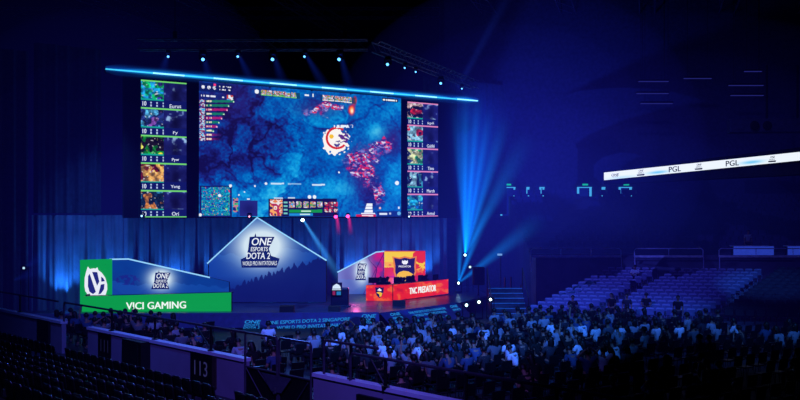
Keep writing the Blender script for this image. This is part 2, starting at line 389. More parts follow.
    # shield of interface panels
    yy = y - (x - 199) * .0866                                   # follow the top edge
    c = mix(c, (14, 26, 90), inr(x, yy, 199, 82, 232, 91) * .85)
    for q in (203, 209, 214.5): c = mix(c, (235, 240, 250), (np.hypot(x - q, yy - 86.5) < 1.7) * (vn(x * 1.7, y * 1.7) > .3))
    c = mix(c, (235, 240, 250), (inr(x, yy, 217.5, 84, 231, 85.4) + inr(x, yy, 217.5, 87, 231, 88.4)) * (vn(x * 1.1, yy * .3) > .42))
    c = mix(c, (255, 60, 120), inr(x, yy, 213.5, 82.5, 216, 84.5))
    c = mix(c, (20, 34, 110), inr(x, yy, 199, 93, 226, 97.3) * .8); c = mix(c, (230, 235, 250), inr(x, yy, 201, 94.2, 215.5, 96) * (vn(x * 1.2, yy * .2) > .35) + inr(x, yy, 222, 94.5, 224, 95.8))
    P, m = cells(x, yy, 227, 92.6, 233, 97.4, 4, ICON[:4]); c = over(c, P, m)
    ends = [234, 229, 227.5, 224, 222, 219, 217, 213.5, 222, 221]
    for k in range(10):
        yk = 101 + 4.2 * k; gr = k in (0, 1, 3, 5, 7); col = (20, 130, 95) if gr else (185, 30, 110)
        fade = np.clip((ends[k] - x) / 14, .0, 1) if k > 7 else 1.
        c = mix(c, col, inr(x, y, 206, yk - .9, ends[k], yk + 1.4) * .9 * fade); c = mix(c, (240, 225, 200), inr(x, y, 206.5, yk - .6, 211.5, yk + .9) * (vn(x * 1.6, yk) > .3))
        c = mix(c, (200, 240, 200) if gr else (250, 190, 220), inr(x, y, ends[k] - .9, yk + .2, ends[k] + .3, yk + 1.4) * (k < 8))
        P, m = cells(x, y, 199.6, yk - 1.8, 205, yk + 2, k + 9, [(30, 170, 220), (200, 220, 240), (150, 40, 80), (30, 60, 140)], 1.4); c = over(c, P, m)
    for xa, k0 in ((261, 20), (322.5, 31)):
        c = mix(c, (20, 60, 90), inr(x, yy, xa - 2, 84.3, xa + (39 if k0 == 20 else 33), 90.3) * .7)
        for k in range(6 if k0 == 20 else 5):
            P, m = cells(x, yy, xa + k * 6, 84.3, xa + k * 6 + 5.4, 89, k0 + k, ICON, 1.5); c = over(c, P, m); c = mix(c, (120, 220, 110), inr(x, yy, xa + k * 6, 89, xa + k * 6 + 5.4, 89.8) * (k0 == 20)); c = mix(c, (235, 235, 245), inr(x, yy, xa + k * 6, 89, xa + k * 6 + 5.4, 89.8) * (k0 != 20))
    c = mix(c, (240, 245, 250), (np.hypot(x - 256.8, yy - 86.5) < 2.1) * 1. + inr(x, yy, 304.5, 85, 309, 86.5) + inr(x, yy, 312.5, 84, 313.8, 87)); c = mix(c, (10, 16, 60), inr(x, yy, 382, 82, 398, 85.2)); c = mix(c, (240, 245, 250), inr(x, yy, 383, 82.8, 397, 84.4) * (vn(x * 1.5, yy * .2) > .22))
    # minimap
    mm = inr(x, y, 199.7, 185.6, 232, 217); c = mix(c, (18, 24, 100), mm); P, m = cells(x, y, 201.5, 187, 230, 215.5, 55, [(14, 50, 130), (0, 130, 200), (10, 110, 170), (20, 190, 210), (20, 60, 150), (30, 170, 150), (0, 90, 190)], 2.6); c = over(c, P, m * .9)
    c = mix(c, (225, 50, 90), m * (vn(x / 1.1 + 80, y / 1.1) > .9)); c = mix(c, (240, 220, 90), m * (vn(x / 1.1 + 20, y / 1.1 + 60) > .93)); c = mix(c, (60, 230, 120), m * (vn(x / 1.3 + 20, y / 1.3 + 160) > .92))
    for q in ((219.5, 195.5), (230.5, 185.8), (200.3, 214.8)): c = mix(c, (240, 245, 250), (np.hypot(x - q[0], y - q[1]) < 1.5) * 1.)
    P, m = cells(x, y, 233, 198, 238, 212, 61, [(20, 60, 130), (40, 190, 110), (200, 120, 140), (20, 40, 110)], 2); c = over(c, P, m)
    c = mix(c, (34, 40, 124), inr(x, y, 239.5, 200.4, 257.5, 216.3)); c = mix(c, (24, 26, 96), blob(x, y, 249, 209, 6, 5) * (y < 216)); c = mix(c, (235, 240, 250), inr(x, y, 247, 198.5, 249.8, 199.8))
    # hero block
    c = mix(c, (18, 16, 76), inr(x, y, 268.5, 198.6, 337, 216.6)); P, m = cells(x, y, 270, 199.5, 282.5, 215.6, 70, [(230, 130, 70), (240, 230, 225), (180, 40, 80), (250, 170, 90), (60, 30, 90)], 3.2); c = over(c, P, m)
    for k in range(4): c = mix(c, (120, 200, 190), inr(x, y, 283.5, 201.5 + 3.7 * k, 287.5, 203.2 + 3.7 * k))
    for k, xx in enumerate((289, 296, 303, 310, 317)): P, m = cells(x, y, xx, 201.5, xx + 5.4, 207.6, 80 + k, ICON, 2); c = over(c, P, m)
    for k in range(6):
        xx = 324.5 + (k % 3) * 4.7; yy2 = 202 + (k // 3) * 5.4; P, m = cells(x, y, xx, yy2, xx + 4, yy2 + 4.6, 90 + k, [(210, 90, 50), (235, 230, 235), (20, 16, 50), (200, 30, 60), (30, 60, 80)], 1.9); c = over(c, P, m)
    c = mix(c, (18, 148, 60), inr(x, y, 289, 209.6, 322, 212.7)); c = mix(c, (30, 140, 215), inr(x, y, 289, 213.2, 313, 215.8)); c = mix(c, (225, 250, 230), inr(x, y, 301, 210.5, 311, 211.8) * .9 + inr(x, y, 300, 213.9, 310, 215) * .9)
    c = mix(c, (225, 235, 250), inr(x, y, 274, 197.4, 283, 198.6) * .9 + inr(x, y, 288, 197.4, 295, 198.6) * .9)
    # corner mark
    q = (x - 368.5 - (212 - y) * .12)
    c = mix(c, (240, 245, 250), ((np.abs(q) < 2.6 + (y - 203) * .18) & (y > 203.3) & (y < 213)) * (np.abs((y - 203.3) % 3.3 - 3) > .35) * 1.); c = mix(c, (235, 240, 250), inr(x, y, 361, 213, 375, 214.2)); c = mix(c, (205, 20, 50), inr(x, y, 356, 214.4, 376, 217)); c = mix(c, (250, 220, 225), inr(x, y, 362, 215, 373, 216.2))
    c = mix(c, (16, 34, 110), inr(x, y, 377, 211, 401, 217) * .8); c = mix(c, (225, 235, 250), inr(x, y, 379.5, 213, 387, 215) * 1. + inr(x, y, 389, 212.6, 391, 214.6) * .8 + inr(x, y, 398, 206.5, 399.5, 209)); c = mix(c, (240, 190, 180), (np.hypot(x - 380, y - 208) < 1.1) * 1.); c = mix(c, (110, 190, 235), (np.hypot(x - 399, y - 213.4) < 1.8) * .9)
    return c
root = empty('led_screen', SF.at(300, 217)); tag(root, 'huge LED screen showing a blue game map with white and red blast', 'screen')
b = MB(); ring = [SF.at(197.5, 78.9, -.02), SF.at(402, 96.6, -.02), SF.at(402, 218, -.02), SF.at(197.5, 218, -.02)]; b.prism(ring[::-1], -NS * .28)
child(b.build('cabinet', M_rub), root)
display('picture', SF, 199, 401, top, bot, 520, 320, paint_main, root, 1.0, .01)
# side screens
HERO = [[(20, 190, 160), (30, 160, 230), (20, 200, 120), (60, 60, 180)], [(30, 150, 220), (90, 190, 250), (40, 60, 140), (150, 90, 200)], [(230, 220, 30), (20, 150, 40), (30, 20, 20), (240, 240, 90)],
        [(225, 80, 30), (250, 180, 90), (120, 20, 30), (200, 40, 40)], [(235, 225, 215), (230, 140, 50), (20, 50, 90), (60, 160, 220)],
        [(200, 30, 50), (20, 20, 60), (240, 200, 200), (120, 20, 40)], [(20, 60, 110), (140, 200, 230), (200, 40, 60), (20, 20, 60)], [(20, 150, 120), (30, 60, 120), (220, 230, 160), (60, 200, 120)],
        [(40, 90, 150), (150, 210, 235), (20, 40, 90), (60, 150, 190)], [(10, 140, 200), (40, 180, 225), (10, 90, 170), (60, 190, 220)]]
def side_screen(x0, x1, ta, tb, ba, bb, names, line_col, h0, label):
    tp = line([(x0, ta), (x1, tb)]); bt = line([(x0, ba), (x1, bb)]); W_ = x1 - x0
    def paint(x, y):
        T = ta + (tb - ta) * (x - x0) / W_; B = ba + (bb - ba) * (x - x0) / W_; v = (y - T) / (B - T) * 5; k = np.clip(v.astype(int), 0, 4); f = v - k; u = (x - x0) / W_
        c = np.zeros(x.shape + (3,)) + np.array((16, 24, 96.)); pic = (f < .70)
        for q in range(5):
            P = np.array(HERO[h0 + q], float)[(fbm(x / 7 + q * 9 + h0, y / 7, 2) * 4.2).astype(int) % 4]; P = P * (.15 + 1.5 * fbm(x / 3 + q * 3, y / 3 + 9, 3) ** 1.3)[..., None]; P = mix(P, (235, 235, 240), np.clip((fbm(x / 1.8 + q * 11, y / 1.8, 2) - .74) * 12, 0, 1) * .8)
            c = over(c, P, ((k == q) & pic & (u < .5)) * 1.)
            g = fbm(x / 6 + q * 5, y / 6 + 50 + h0, 3); Q = np.stack([14 + 26 * g, 14 + 34 * g, 60 + 80 * g], -1)
            Q = mix(Q, (160, 200, 240), np.clip((g - .66) * 8, 0, 1)); Q = mix(Q, (10, 8, 34), blob(u, f, .76, .5, .1, .3) * .85); c = over(c, Q, ((k == q) & pic & (u >= .5)) * 1.)
        c = mix(c, (20, 170, 150), (f >= .68) & (f < .73) & (u < .5)); c = mix(c, line_col, (f < .055) * 1.)
        c = mix(c, (190, 215, 250), ((f > .78) & (f < .95) & (np.abs((u * 1. - .17) % .135 - .05) < .017) & (u > .15) & (u < .5)) * ((f < .84) | (f > .88)))
        c = mix(c, line_col, (v > 4.965) * 1.)
        return c
    r = empty('player_screen', SF.at((x0 + x1) / 2, ba)); tag(r, label, 'screen')
    bb_ = MB(); ring = [SF.at(x0 - 1, ta - 1, -.02), SF.at(x1 + 1, tb - 1, -.02), SF.at(x1 + 1, bb + 1, -.02), SF.at(x0 - 1, ba + 1, -.02)]; bb_.prism(ring[::-1], -NS * .28)
    child(bb_.build('cabinet', M_rub), r)
    display('picture', SF, x0, x1, tp, bt, 130, 360, paint, r, .9, .01)
    for q, nme in enumerate(names):
        t = MB()
        hL = (ba - ta) / 5; hR = (bb - tb) / 5; ya = tb + hR * q; xc = x0 + W_ * .75; wd = min(W_ * .42, W_ * .05 * len(nme))
        put_text(t, SF, nme, xc - wd / 2, ya + hR * .80, xc + wd / 2, ya + hR * .94, .04, 0, .02); child(t.build('lettering', glow('white lettering', (225, 235, 255), .95)), r); t = MB(); put_text(t, SF, '10', x0 + W_ * .03, ta + hL * q + hL * .79, x0 + W_ * .11, ta + hL * q + hL * .95, .04, 0, .03)
        child(t.build('lettering', glow('white lettering', (225, 235, 255), .95)), r)
side_screen(141, 186.5, 79.5, 83, 217.3, 217.3, ['Eurus', 'Fy', 'Pyw', 'Yang', 'Ori'], (120, 225, 110), 0, 'tall LED side screen left of the game map with green-lined player tiles')
side_screen(407.5, 438, 101.5, 104, 216.6, 216.3, ['kpii', 'Gabbi', 'Tims', 'March', 'Armel'], (235, 140, 190), 5, 'narrow LED side screen right of the game map with pink-lined player tiles')

# neon bar over the screens
NF = Frame(SO + NS * .6, US); A = NF.at(105, 69.2); Bp = NF.at(477, 101)
root = empty('light_bar', A); tag(root, 'long glowing cyan light bar sloping over the giant screens', 'light bar')
b = MB(); b.tube([A - Vector((0, 0, .12)), Bp - Vector((0, 0, .12))], .1, 8); child(b.build('housing', M_dark), root)
b = MB(); b.tube([A + NS * .1, Bp + NS * .1], .036, 8); child(b.build('tube', glow('bar tube', (70, 215, 250), 1.0)), root)
for k in range(7):
    b = MB(); p = A.lerp(Bp, .1 + k * .138); q = A.lerp(Bp, .1 + k * .138 + .07); b.tube([p + NS * .11, q + NS * .11], .04, 8); child(b.build('hot_segment', glow('bar hot', (150, 240, 255), 1.4)), root)
    c_ = p.lerp(q, .5); L_ = 5.2; d_ = (Bp - A).normalized()
for k in range(9): b = MB(); p = A.lerp(Bp, (k + .5) / 9); b.tube([p - Vector((0, 0, .15)) , p - Vector((0, 0, .15)) - NS * .9], .035, 6); child(b.build('bracket', M_dark), root)

# ------------------------------------------------------------------ trusses and lamps
def truss(name, a, c, w=.45, n=None, m=None, label=None, r=.035, kind=None):
    a = Vector(a); c = Vector(c); d = c - a; L = d.length; d.normalize(); s = d.cross(Vector((0, 0, 1))).normalized(); u = s.cross(d); n = n or max(2, int(L / w / 1.3)); mb = MB()
    cs = [s * (i * w / 2) + u * (j * w / 2) for i, j in ((-1, -1), (1, -1), (1, 1), (-1, 1))]
    for q in cs: mb.tube([a + q, c + q], r, 5)
    for k in range(n):
        p = a + d * L * k / n; q = a + d * L * (k + 1) / n
        for i in range(4): mb.tube([p + cs[i], q + cs[(i + 1) % 4]], r * .5, 4)
    o = mb.build(name, m or M_steel)
    if kind: o['kind'] = kind
    else: tag(o, label, 'truss')
    return o
TZ = 14.3
TA = D(138, 44, 46); TA.z = TZ; TB = D(368, 44, 46); TB.z = TZ; TC = Vector((5.0, 60.0, TZ))
m_tr = mat('lit truss', (110, 112, 130), .4, .5)
truss('lighting_truss', TA, TB, .5, label='long lighting truss hanging level above the left half of the screens', m=m_tr)
truss('lighting_truss', TB + Vector((.4, .5, 0)), TC, .5, label='lighting truss running back from the level one towards stage right', m=m_tr)
for k, px in enumerate((175, 262, 345)):
    p = D(px, 44, 46); b = MB(); b.tube([(p.x, 46, TZ + .26), (p.x, 46, 23.9)], .02, 5); b.box((p.x, 46, TZ + .5), (.2, .2, .4), bev=.03)
    tag(b.build('hoist_chain', M_dark), 'chain hoist holding the level lighting truss, %s from the left' % ordinal(k + 1), 'hoist', 'truss hoists')
# long drop line of a hoist in front of the screen wall
lens_m = {}
def moving_head(strength=3.0, col=(90, 170, 255), key='a'):
    r = empty('moving_head_light'); tag(r, 'x', 'stage light')
    q = MB(); q.box((0, 0, -.09), (.34, .28, .16), bev=.03); q.build('base', M_rub, r)
    q = MB(); q.box((-.19, 0, -.32), (.05, .14, .36), bev=.02); q.box((.19, 0, -.32), (.05, .14, .36), bev=.02); q.box((0, 0, -.18), (.4, .14, .05), bev=.02); q.build('yoke', M_rub, r)
    Mx = Matrix.Rotation(math.radians(115), 3, 'X')
    q = MB(); q.lathe([(.08, -.2), (.13, -.16), (.15, 0), (.16, .18), (.15, .2)], 12, (0, 0, -.42), Mx @ Matrix.Rotation(math.pi * .5 * 0, 3, 'X')); hd = q.build('lamp_head', M_rub, r)
    q = MB(); q.lathe([(.01, .19), (.085, .195), (.085, .215), (.01, .225)], 12, (0, 0, -.42), Mx); q.build('lens', glow('lens ' + key, col, strength), hd)
    return r
proto = moving_head()
TD = (TC - TB); nT = 0
lamps = []
for k, px in enumerate((168, 203, 238, 273, 305, 340)):
    p = D(px, 50, 46); big = k % 2 == 1
    dup(proto, (p.x, 46, TZ - .27), -.1 * (k - 3), 'moving head light under the level truss, %s from its left end' % ordinal(k + 1), 'moving heads on the trusses', 1.0 if big else .7); lamps.append((p.x, 46, TZ - .8))
def on_tc(px):
    k = (px - 400) / FPX; o = TB + Vector((.4, .5, 0)); d = TC - o; t = (k * o.y - o.x) / (d.x - k * d.y); return o + d * t
for k, px in enumerate((388, 405, 416, 441, 462)):
    p = on_tc(px); dup(proto, (p.x, p.y, TZ - .27), -.15, 'moving head light on the receding truss, %s from the camera end' % ordinal(k + 1), 'moving heads on the trusses', .9 if k in (0, 3) else .6)
kill(proto)
for pxs, s_ in (((258, 261, 146), 0), ((270, 352, 356), 0)): pass

# roof trusses faintly lit
m_roof = mat('roof steel', (120, 120, 150), .6, .2)
n_ = 0
for x in (-34, -27, -20, -6, 0, 6, 12, 18, 25):
    n_ += 1; truss('trim_%d' % n_, (x, 22, 21.5), (x + 16, 80, 21.5), 1.1, n=26, m=m_roof, r=.05, kind='structure')
for y in (40, 52, 64, 76):
    n_ += 1; truss('trim_%d' % n_, (-44, y, 22.7), (50, y, 22.7), .8, n=50, m=m_roof, r=.05, kind='structure')

# roof strip lights
for k, (xa, xb, y) in enumerate(((638, 669, 82), (636, 669, 94), (640, 673, 104), (683, 712, 79), (728, 764, 86), (730, 764, 96), (744, 762, 72))):
    p = D(xa, y, 62); q = D(xb, y - 1, 62); b = MB(); b.box((p + q) / 2 + Vector((0, 0, .08)), ((q - p).length, .3, .12), bev=.03)
    o = tag(b.build('strip_light', M_dark), 'faint strip light under the dark roof, %s of the %s' % (('upper', 'middle', 'lower')[k] if k < 3 else ('only one', 'upper', 'lower', 'topmost dashed')[k - 3], 'left trio' if k < 3 else 'group right of the trio'), 'strip light', 'roof strip lights')
    b = MB(); b.box((p + q) / 2, ((q - p).length * .96, .14, .05)); b.build('diffuser', glow('strip diffuser', (34, 36, 110), .9), o)
    b = MB()
    for e in (.15, .85): w_ = p.lerp(q, e); b.tube([w_ + Vector((0, 0, .1)), Vector((w_.x, w_.y, 23.95))], .015, 4)
    b.build('suspension_rod', M_dark, o)
# box with four round lamps
b = MB(); p = D(770, 126, 58); b.box(p, (5.2, .8, .9), rz=-.1, bev=.06); o = tag(b.build('lamp_housing', mat('housing grey', (70, 70, 95), .7)), 'dark box with four round lamps near the top right', 'lamp housing')
b = MB(); b.box(p + Vector((0, .5, 2.2)), (.12, .12, 3.6)); b.box(p + Vector((2, .5, 2.2)), (.12, .12, 3.6)); b.build('hanger', M_dark, o)
for k in range(4):
    b = MB(); b.lathe([(.26, 0), (.3, .12), (.2, .16)], 14, p + Vector((-1.2 + k * .85, -.43 + k * .085, -.02)), Matrix.Rotation(math.pi / 2, 3, 'X')); b.build('round_lamp', M_rub, o)

# ------------------------------------------------------------------ blue curtain behind the stage
CF = Frame(SO - NS * 1.6 + Vector((0, 0, SZ - CZ)), US)
def curtain(s0, s1, z0, z1, name, m):
    nx = int((s1 - s0) / .07); vs = []; fs = []
    for i in range(nx + 1):
        s = s0 + (s1 - s0) * i / nx; d = .11 * math.sin(s * 9.0) + .06 * math.sin(s * 21 + 1) + .05 * math.sin(s * 3.1)
        for z in (z0, (z0 + z1) / 2, z1): vs.append(CF.P(s, z, d * (1.0 if z < z1 else .6)))
    for i in range(nx):
        for j in range(2): a = i * 3 + j; fs.append((a, a + 3, a + 4, a + 1))
    q = MB(); q.add(vs, fs); return q.build(name, m, smooth=True)
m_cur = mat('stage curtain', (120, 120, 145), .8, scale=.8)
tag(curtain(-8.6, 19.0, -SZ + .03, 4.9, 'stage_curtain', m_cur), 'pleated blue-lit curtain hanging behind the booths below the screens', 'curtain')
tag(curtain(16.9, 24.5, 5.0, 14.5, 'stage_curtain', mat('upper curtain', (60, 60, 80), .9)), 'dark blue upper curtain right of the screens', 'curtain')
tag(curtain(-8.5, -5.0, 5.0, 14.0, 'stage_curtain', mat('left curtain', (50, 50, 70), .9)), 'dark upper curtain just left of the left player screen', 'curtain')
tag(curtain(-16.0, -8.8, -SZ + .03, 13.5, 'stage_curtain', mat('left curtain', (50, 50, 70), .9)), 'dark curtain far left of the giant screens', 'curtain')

# ------------------------------------------------------------------ the booth logo
def emblem(name, fr, cx, cy_, w, h, parent, full=True, n=.04):
    """dark blue tower-shaped tournament emblem with white lettering and a ribbon."""
    X = lambda t: cx + t * w / 2
    Y = lambda t: cy_ + t * h / 2
    low = [(X(.56), Y(.3)), (X(1.0), Y(.46)), (X(.84), Y(.98)), (X(-.95), Y(.98)), (X(-1.0), Y(.5)), (X(-.72), Y(.36))] if full else [(X(.62), Y(.6)), (X(-.9), Y(.6))]
    q = MB(); put_poly(q, fr, ([(X(-.54), Y(-.78)), (X(-.30), Y(-.8)), (X(-.24), Y(-1)), (X(-.2), Y(-.8)), (X(.74), Y(-.78)), (X(.44), Y(-.1))] + low + [(X(-.62), Y(-.05))])[::-1], n)
    e = q.build(name, glow('emblem navy', (16, 34, 104), .9)); child(e, parent)
    q = MB()
    put_text(q, fr, 'ONE', X(-.42), Y(-.72), X(.6), Y(-.3), n + .03, .2, .02)
    put_text(q, fr, 'ESPORTS', X(-.48), Y(-.2), X(.4), Y(.04), n + .03, .15, .01)
    put_text(q, fr, 'DOTA 2', X(-.7), Y(.12), X(.5), Y(.48), n + .03, .12, .015)
    if full: put_text(q, fr, 'WORLD PRO INVITATIONALS', X(-.9), Y(.62), X(.86), Y(.86), n + .03, 0, .0, -.5)
    l = q.build('lettering', glow('emblem white', (240, 248, 255), 1.0)); l.parent = e; l.matrix_parent_inverse = e.matrix_parent_inverse.copy() if False else Matrix.Identity(4)
    return e
def mountains(cx, cy_, rx, ry, tree_y=None, base=(10, 52, 150), deep=(16, 28, 110), tint=None):
    def paint(x, y):
        c = np.zeros(x.shape + (3,)) + np.array(base, float); c = mix(c, deep, np.clip((y - cy_) / 40 + .3 + (fbm(x / 14, y / 8) - .5), 0, 1) * .7)
        rdg = cy_ + 6 + (fbm(x / 16, x * 0 + 3, 4) - .5) * 16; c = mix(c, (30, 90, 190), (y > rdg) * .5); c = mix(c, (14, 60, 160), (y > rdg + 7 + 4 * np.sin(x / 9)) * .5)
        if tint: c = tint(c, x, y)
        g = np.clip(blob(x, y, cx, cy_, rx, ry) * 1.5, 0, 1); c = mix(c, (225, 245, 255), g)
        if tree_y: c = mix(c, (12, 24, 104), np.clip((y - 276) / 20, 0, 1) * .8); c = mix(c, (12, 22, 96), (y > tree_y(x) + 7 * (vn(x / 1.7, x * 0) - .5)) * .8)  # bottom faded to the stage haze colour, then dark tree silhouettes
        return c
    return paint

# left booth ------------------------------------------------------
root = empty('team_booth', D(110, 315, 47.5)); root.location.z = SZ
tag(root, 'left team booth wall with green crest panel and blue gabled backdrop', 'booth')
WF = Frame((-22, 47.6, SZ), (1, 0, 0)); DF = Frame((-22, 45.5, SZ), (1, .02, 0)); LF = Frame((-22, 46.9, SZ), (1, 0, 0))
tpL = line([(111, 259.3), (129, 259), (210, 277.5), (229, 282)])
display('backdrop', WF, 112, 229, tpL, line([(112, 307), (229, 307)]), 240, 100, mountains(161, 279, 13, 11, base=(8, 62, 150), deep=(14, 40, 128), tint=lambda c, x, y: mix(mix(c, (30, 30, 130), (blob(x, y, 128, 280, 12, 5) > .35) * (fbm(x / 3, y / 3) > .42) * .7), (8, 70, 160), blob(x, y, 215, 300, 30, 20) * .6)), root, .85)
b = MB(); ring = [WF.at(111.5, 259.3, -.02), WF.at(129, 259, -.02), WF.at(229, 282, -.02), WF.at(229, 307, -.02), WF.at(111.5, 307, -.02)]; b.prism(ring[::-1], (0, .2, 0)); child(b.build('wall', M_black), root)
b = MB(); thick_line(b, WF, [(110.5, 259.2), (129, 258.9), (210, 277.3)], .07, .12); child(b.build('roof_light', glow('led edge', (150, 215, 255), 1.0)), root)
emblem('emblem', WF, 162, 282, 24, 24, root, False)
b = MB(); ring = [LF.at(80, 260), LF.at(111, 259), LF.at(111, 305), LF.at(80, 306)]; b.prism(ring[::-1], (0, .2, 0)); child(b.build('crest_panel', mat('green crest panel', (10, 90, 40), .6, emit=(6, 158, 62), es=.9, noise=.05)), root)
# crest: white horned oval, navy core, white V and G strokes
b = MB(); cx, cy_ = 95.5, 283.5
oval = [(cx + 11.2 * math.cos(t) * (1 if math.sin(t) > 0 else .93), cy_ + 14.5 * math.sin(t)) for t in [k * math.pi / 18 for k in range(36)]]
outer = [(x, y) for x, y in oval if not (y < cy_ - 9.8)]
put_poly(b, LF, [(84.8, 286), (85, 278), (86.4, 272), (88.2, 266.3), (90.2, 269), (94, 268.2), (96, 268.6), (97.7, 267), (98.6, 270), (102, 272.6), (105.5, 277.5), (107.4, 284), (107.6, 289), (106, 294.5), (102.5, 297.6), (98, 298.4), (93.4, 297.4), (92.6, 295.6), (88, 294.4), (85.6, 291)][::-1], .05)
cr = child(b.build('crest', glow('crest white', (236, 240, 250), .95)), root)
b = MB()
for pl in ([(88.6, 276), (90.2, 273.6), (96.4, 291.8), (93.6, 294), (90, 291.6), (88.4, 286)], [(92.6, 271.8), (97.8, 272), (99.8, 281.6), (97.6, 285.6)], [(101.4, 284.4), (105, 283.8), (104.6, 289), (101.6, 293.4), (98.8, 294.4)], [(101.6, 276.6), (103.6, 277.8), (105.4, 281), (101.8, 281.6)]): put_poly(b, LF, pl[::-1], .08)
c2 = b.build('crest_core', glow('crest navy', (36, 44, 130), .8)); c2.parent = cr
# green desk
root = empty('team_desk', DF.P(9.5, 0)); tag(root, 'long green-fronted team desk lettered VICI GAMING on the stage', 'desk')
b = MB(); ring = [DF.at(82, 296.5), DF.at(231, 292.6), DF.at(231, 311.3), DF.at(82, 313.5)]; b.prism(ring[::-1], (0, .06, 0)); child(b.build('front_panel', mat('green desk panel', (10, 90, 40), .6, emit=(8, 160, 60), es=.9, noise=.08, scale=.6)), root)
b = MB(); b.prism([DF.at(82, 296.7, -.06), DF.at(231, 292.8, -.06), DF.at(231, 292.8, -.75), DF.at(82, 296.7, -.75)], (0, 0, -.05)); child(b.build('worktop', M_dark), root)
for px in (84, 158, 229): b = MB(); q0 = DF.at(px, 300, -.6); b.box((q0.x, q0.y, SZ + .42), (.06, .5, .84)); child(b.build('leg', M_dark), root)
b = MB(); put_text(b, DF, 'VICI GAMING', 126.5, 302.4, 186, 309.4, .04, 0, .04, -1.2); child(b.build('lettering', glow('desk white', (240, 250, 245), 1.0)), root)

# centre gable ------------------------------------------------------
root = empty('gable_backdrop', D(262, 300, 50.3)); root.location.z = SZ; tag(root, 'triangular glowing gable with tournament emblem in the stage centre', 'backdrop')
CG = Frame((-22, 50.3, SZ), (1, 0, 0)); tpC = line([(208, 263.5), (257.5, 218), (326, 260.5)])
display('backdrop', CG, 209, 326, tpC, line([(209, 302), (326, 302)]), 260, 160, mountains(262, 246, 27, 22, tree_y=lambda x: 281 - .34 * (x - 250), base=(8, 62, 158), deep=(18, 36, 122)), root, .85)
b = MB(); ring = [CG.at(208, 263.5, -.03), CG.at(257.5, 218, -.03), CG.at(326.5, 260.5, -.03), CG.at(326.5, 302, -.03), CG.at(208, 302, -.03)]; b.prism(ring[::-1], (0, .25, 0)); child(b.build('wall', M_black), root)
b = MB(); thick_line(b, CG, [(208, 263.2), (257.5, 217.6), (326.5, 260.2)], .07, .15); child(b.build('roof_light', glow('led edge', (150, 215, 255), 1.0)), root)
emblem('emblem', CG, 260.3, 250.5, 39, 35, root, True)
for i, (x, y) in enumerate(()): pass

# right booth ------------------------------------------------------
root = empty('team_booth', D(385, 300, 56)); root.location.z = SZ; tag(root, 'right team booth wall with purple gable and yellow-red shield panel', 'booth')
RF = Frame(D(384.5, 301, 56.2), (.93, .36, 0)); PF = Frame(RF.o, (.86, -.5, 0))
RW = Frame(D(384, 301, 56.3), (.99, .12, 0))
def tintR(c, x, y):
    c = mix(c, (170, 170, 225), np.clip(1 - (x - 340) / 30, 0, 1) * .55); c = mix(c, (215, 24, 120), np.clip((x - 366) / 12, 0, 1) * np.clip(.5 + (fbm(x / 6, y / 6) - .35) * 2, 0, 1)); return mix(c, (60, 20, 100), (np.abs(x - 372 - (y - 262) * .35 - 2 * np.sin(y / 3)) < .5) * 1. + (np.abs(x - 378 + (y - 265) * .5) < .4))
display('backdrop', RW, 338, 383.6, line([(338, 272), (376, 252.4), (384, 251.6)]), line([(338, 298), (384, 298)]), 140, 110, mountains(362, 271, 7.5, 13, base=(70, 70, 165), deep=(46, 40, 130), tint=tintR), root, .85)
b = MB(); ring = [RW.at(337.5, 272, -.03), RW.at(376, 252.4, -.03), RW.at(384, 251.6, -.03), RW.at(384, 301, -.03), RW.at(337.5, 301, -.03)]; b.prism(ring[::-1], (0, .2, 0)); child(b.build('wall', M_black), root)
b = MB(); thick_line(b, RW, [(337.5, 272), (376, 252), (385, 251.2)], .07, .12); child(b.build('roof_light', glow('led edge', (150, 215, 255), 1.0)), root)
emblem('emblem', RW, 361.5, 273, 14, 24, root, False)
def paintY(x, y):
    c = np.zeros(x.shape + (3,)) + np.array((250, 205, 20.)); n = fbm(x / 5, y / 5, 4)
    c = mix(c, (228, 40, 24), ((y > 268 + 6 * (n - .5) * 3) | (n + blob(x, y, 420, 258, 9, 9) * .5 > .76)) * 1.); c = mix(c, (255, 140, 20), (n > .55) * (y > 262) * .5); c = mix(c, (190, 20, 90), ((y > 276) & (n < .5)) * .8); return c
YF = Frame(D(384, 301, 56.1), (.99, .12, 0))
display('shield_panel', YF, 384.3, 425, line([(384, 251.6), (425, 251.6)]), line([(384, 290), (425, 290)]), 130, 120, paintY, root, .95, .06)
b = MB(); b.prism([YF.at(384.2, 250.9), YF.at(425.4, 250.9), YF.at(425.4, 300), YF.at(384.2, 300)][::-1], (0, .2, 0)); child(b.build('panel_frame', mat('red frame', (160, 20, 30), .6, emit=(210, 30, 40), es=.7)), root)
b = MB(); sh = [(392, 256.2), (399, 257.6), (404.5, 256), (410.5, 257.4), (416.5, 256), (415.6, 266), (416.2, 272), (413, 279), (404, 285.5), (396, 280), (393.4, 272), (393.6, 265)]
put_poly(b, YF, sh[::-1], .1); s1 = child(b.build('shield', glow('shield orange', (240, 130, 40), .9)), root)
b = MB(); cxx, cyy = 404.4, 269; put_poly(b, YF, [(cxx + (x - cxx) * .86, cyy + (y - cyy) * .88) for x, y in sh][::-1], .13); s2 = b.build('shield_field', glow('shield navy', (34, 24, 84), .9)); s2.parent = s1
b = MB(); put_poly(b, YF, [(402, 259.6), (402.6, 261), (404.6, 260.2), (406.6, 261), (407.2, 259.6), (407.6, 262.4), (406.2, 264.2), (403, 264.2), (401.6, 262.4)][::-1], .16); put_text(b, YF, 'PREDATOR', 398.4, 265.4, 410.6, 267.2, .16, 0, .03); s3 = b.build('lettering', glow('shield white', (240, 240, 250), 1.0)); s3.parent = s2
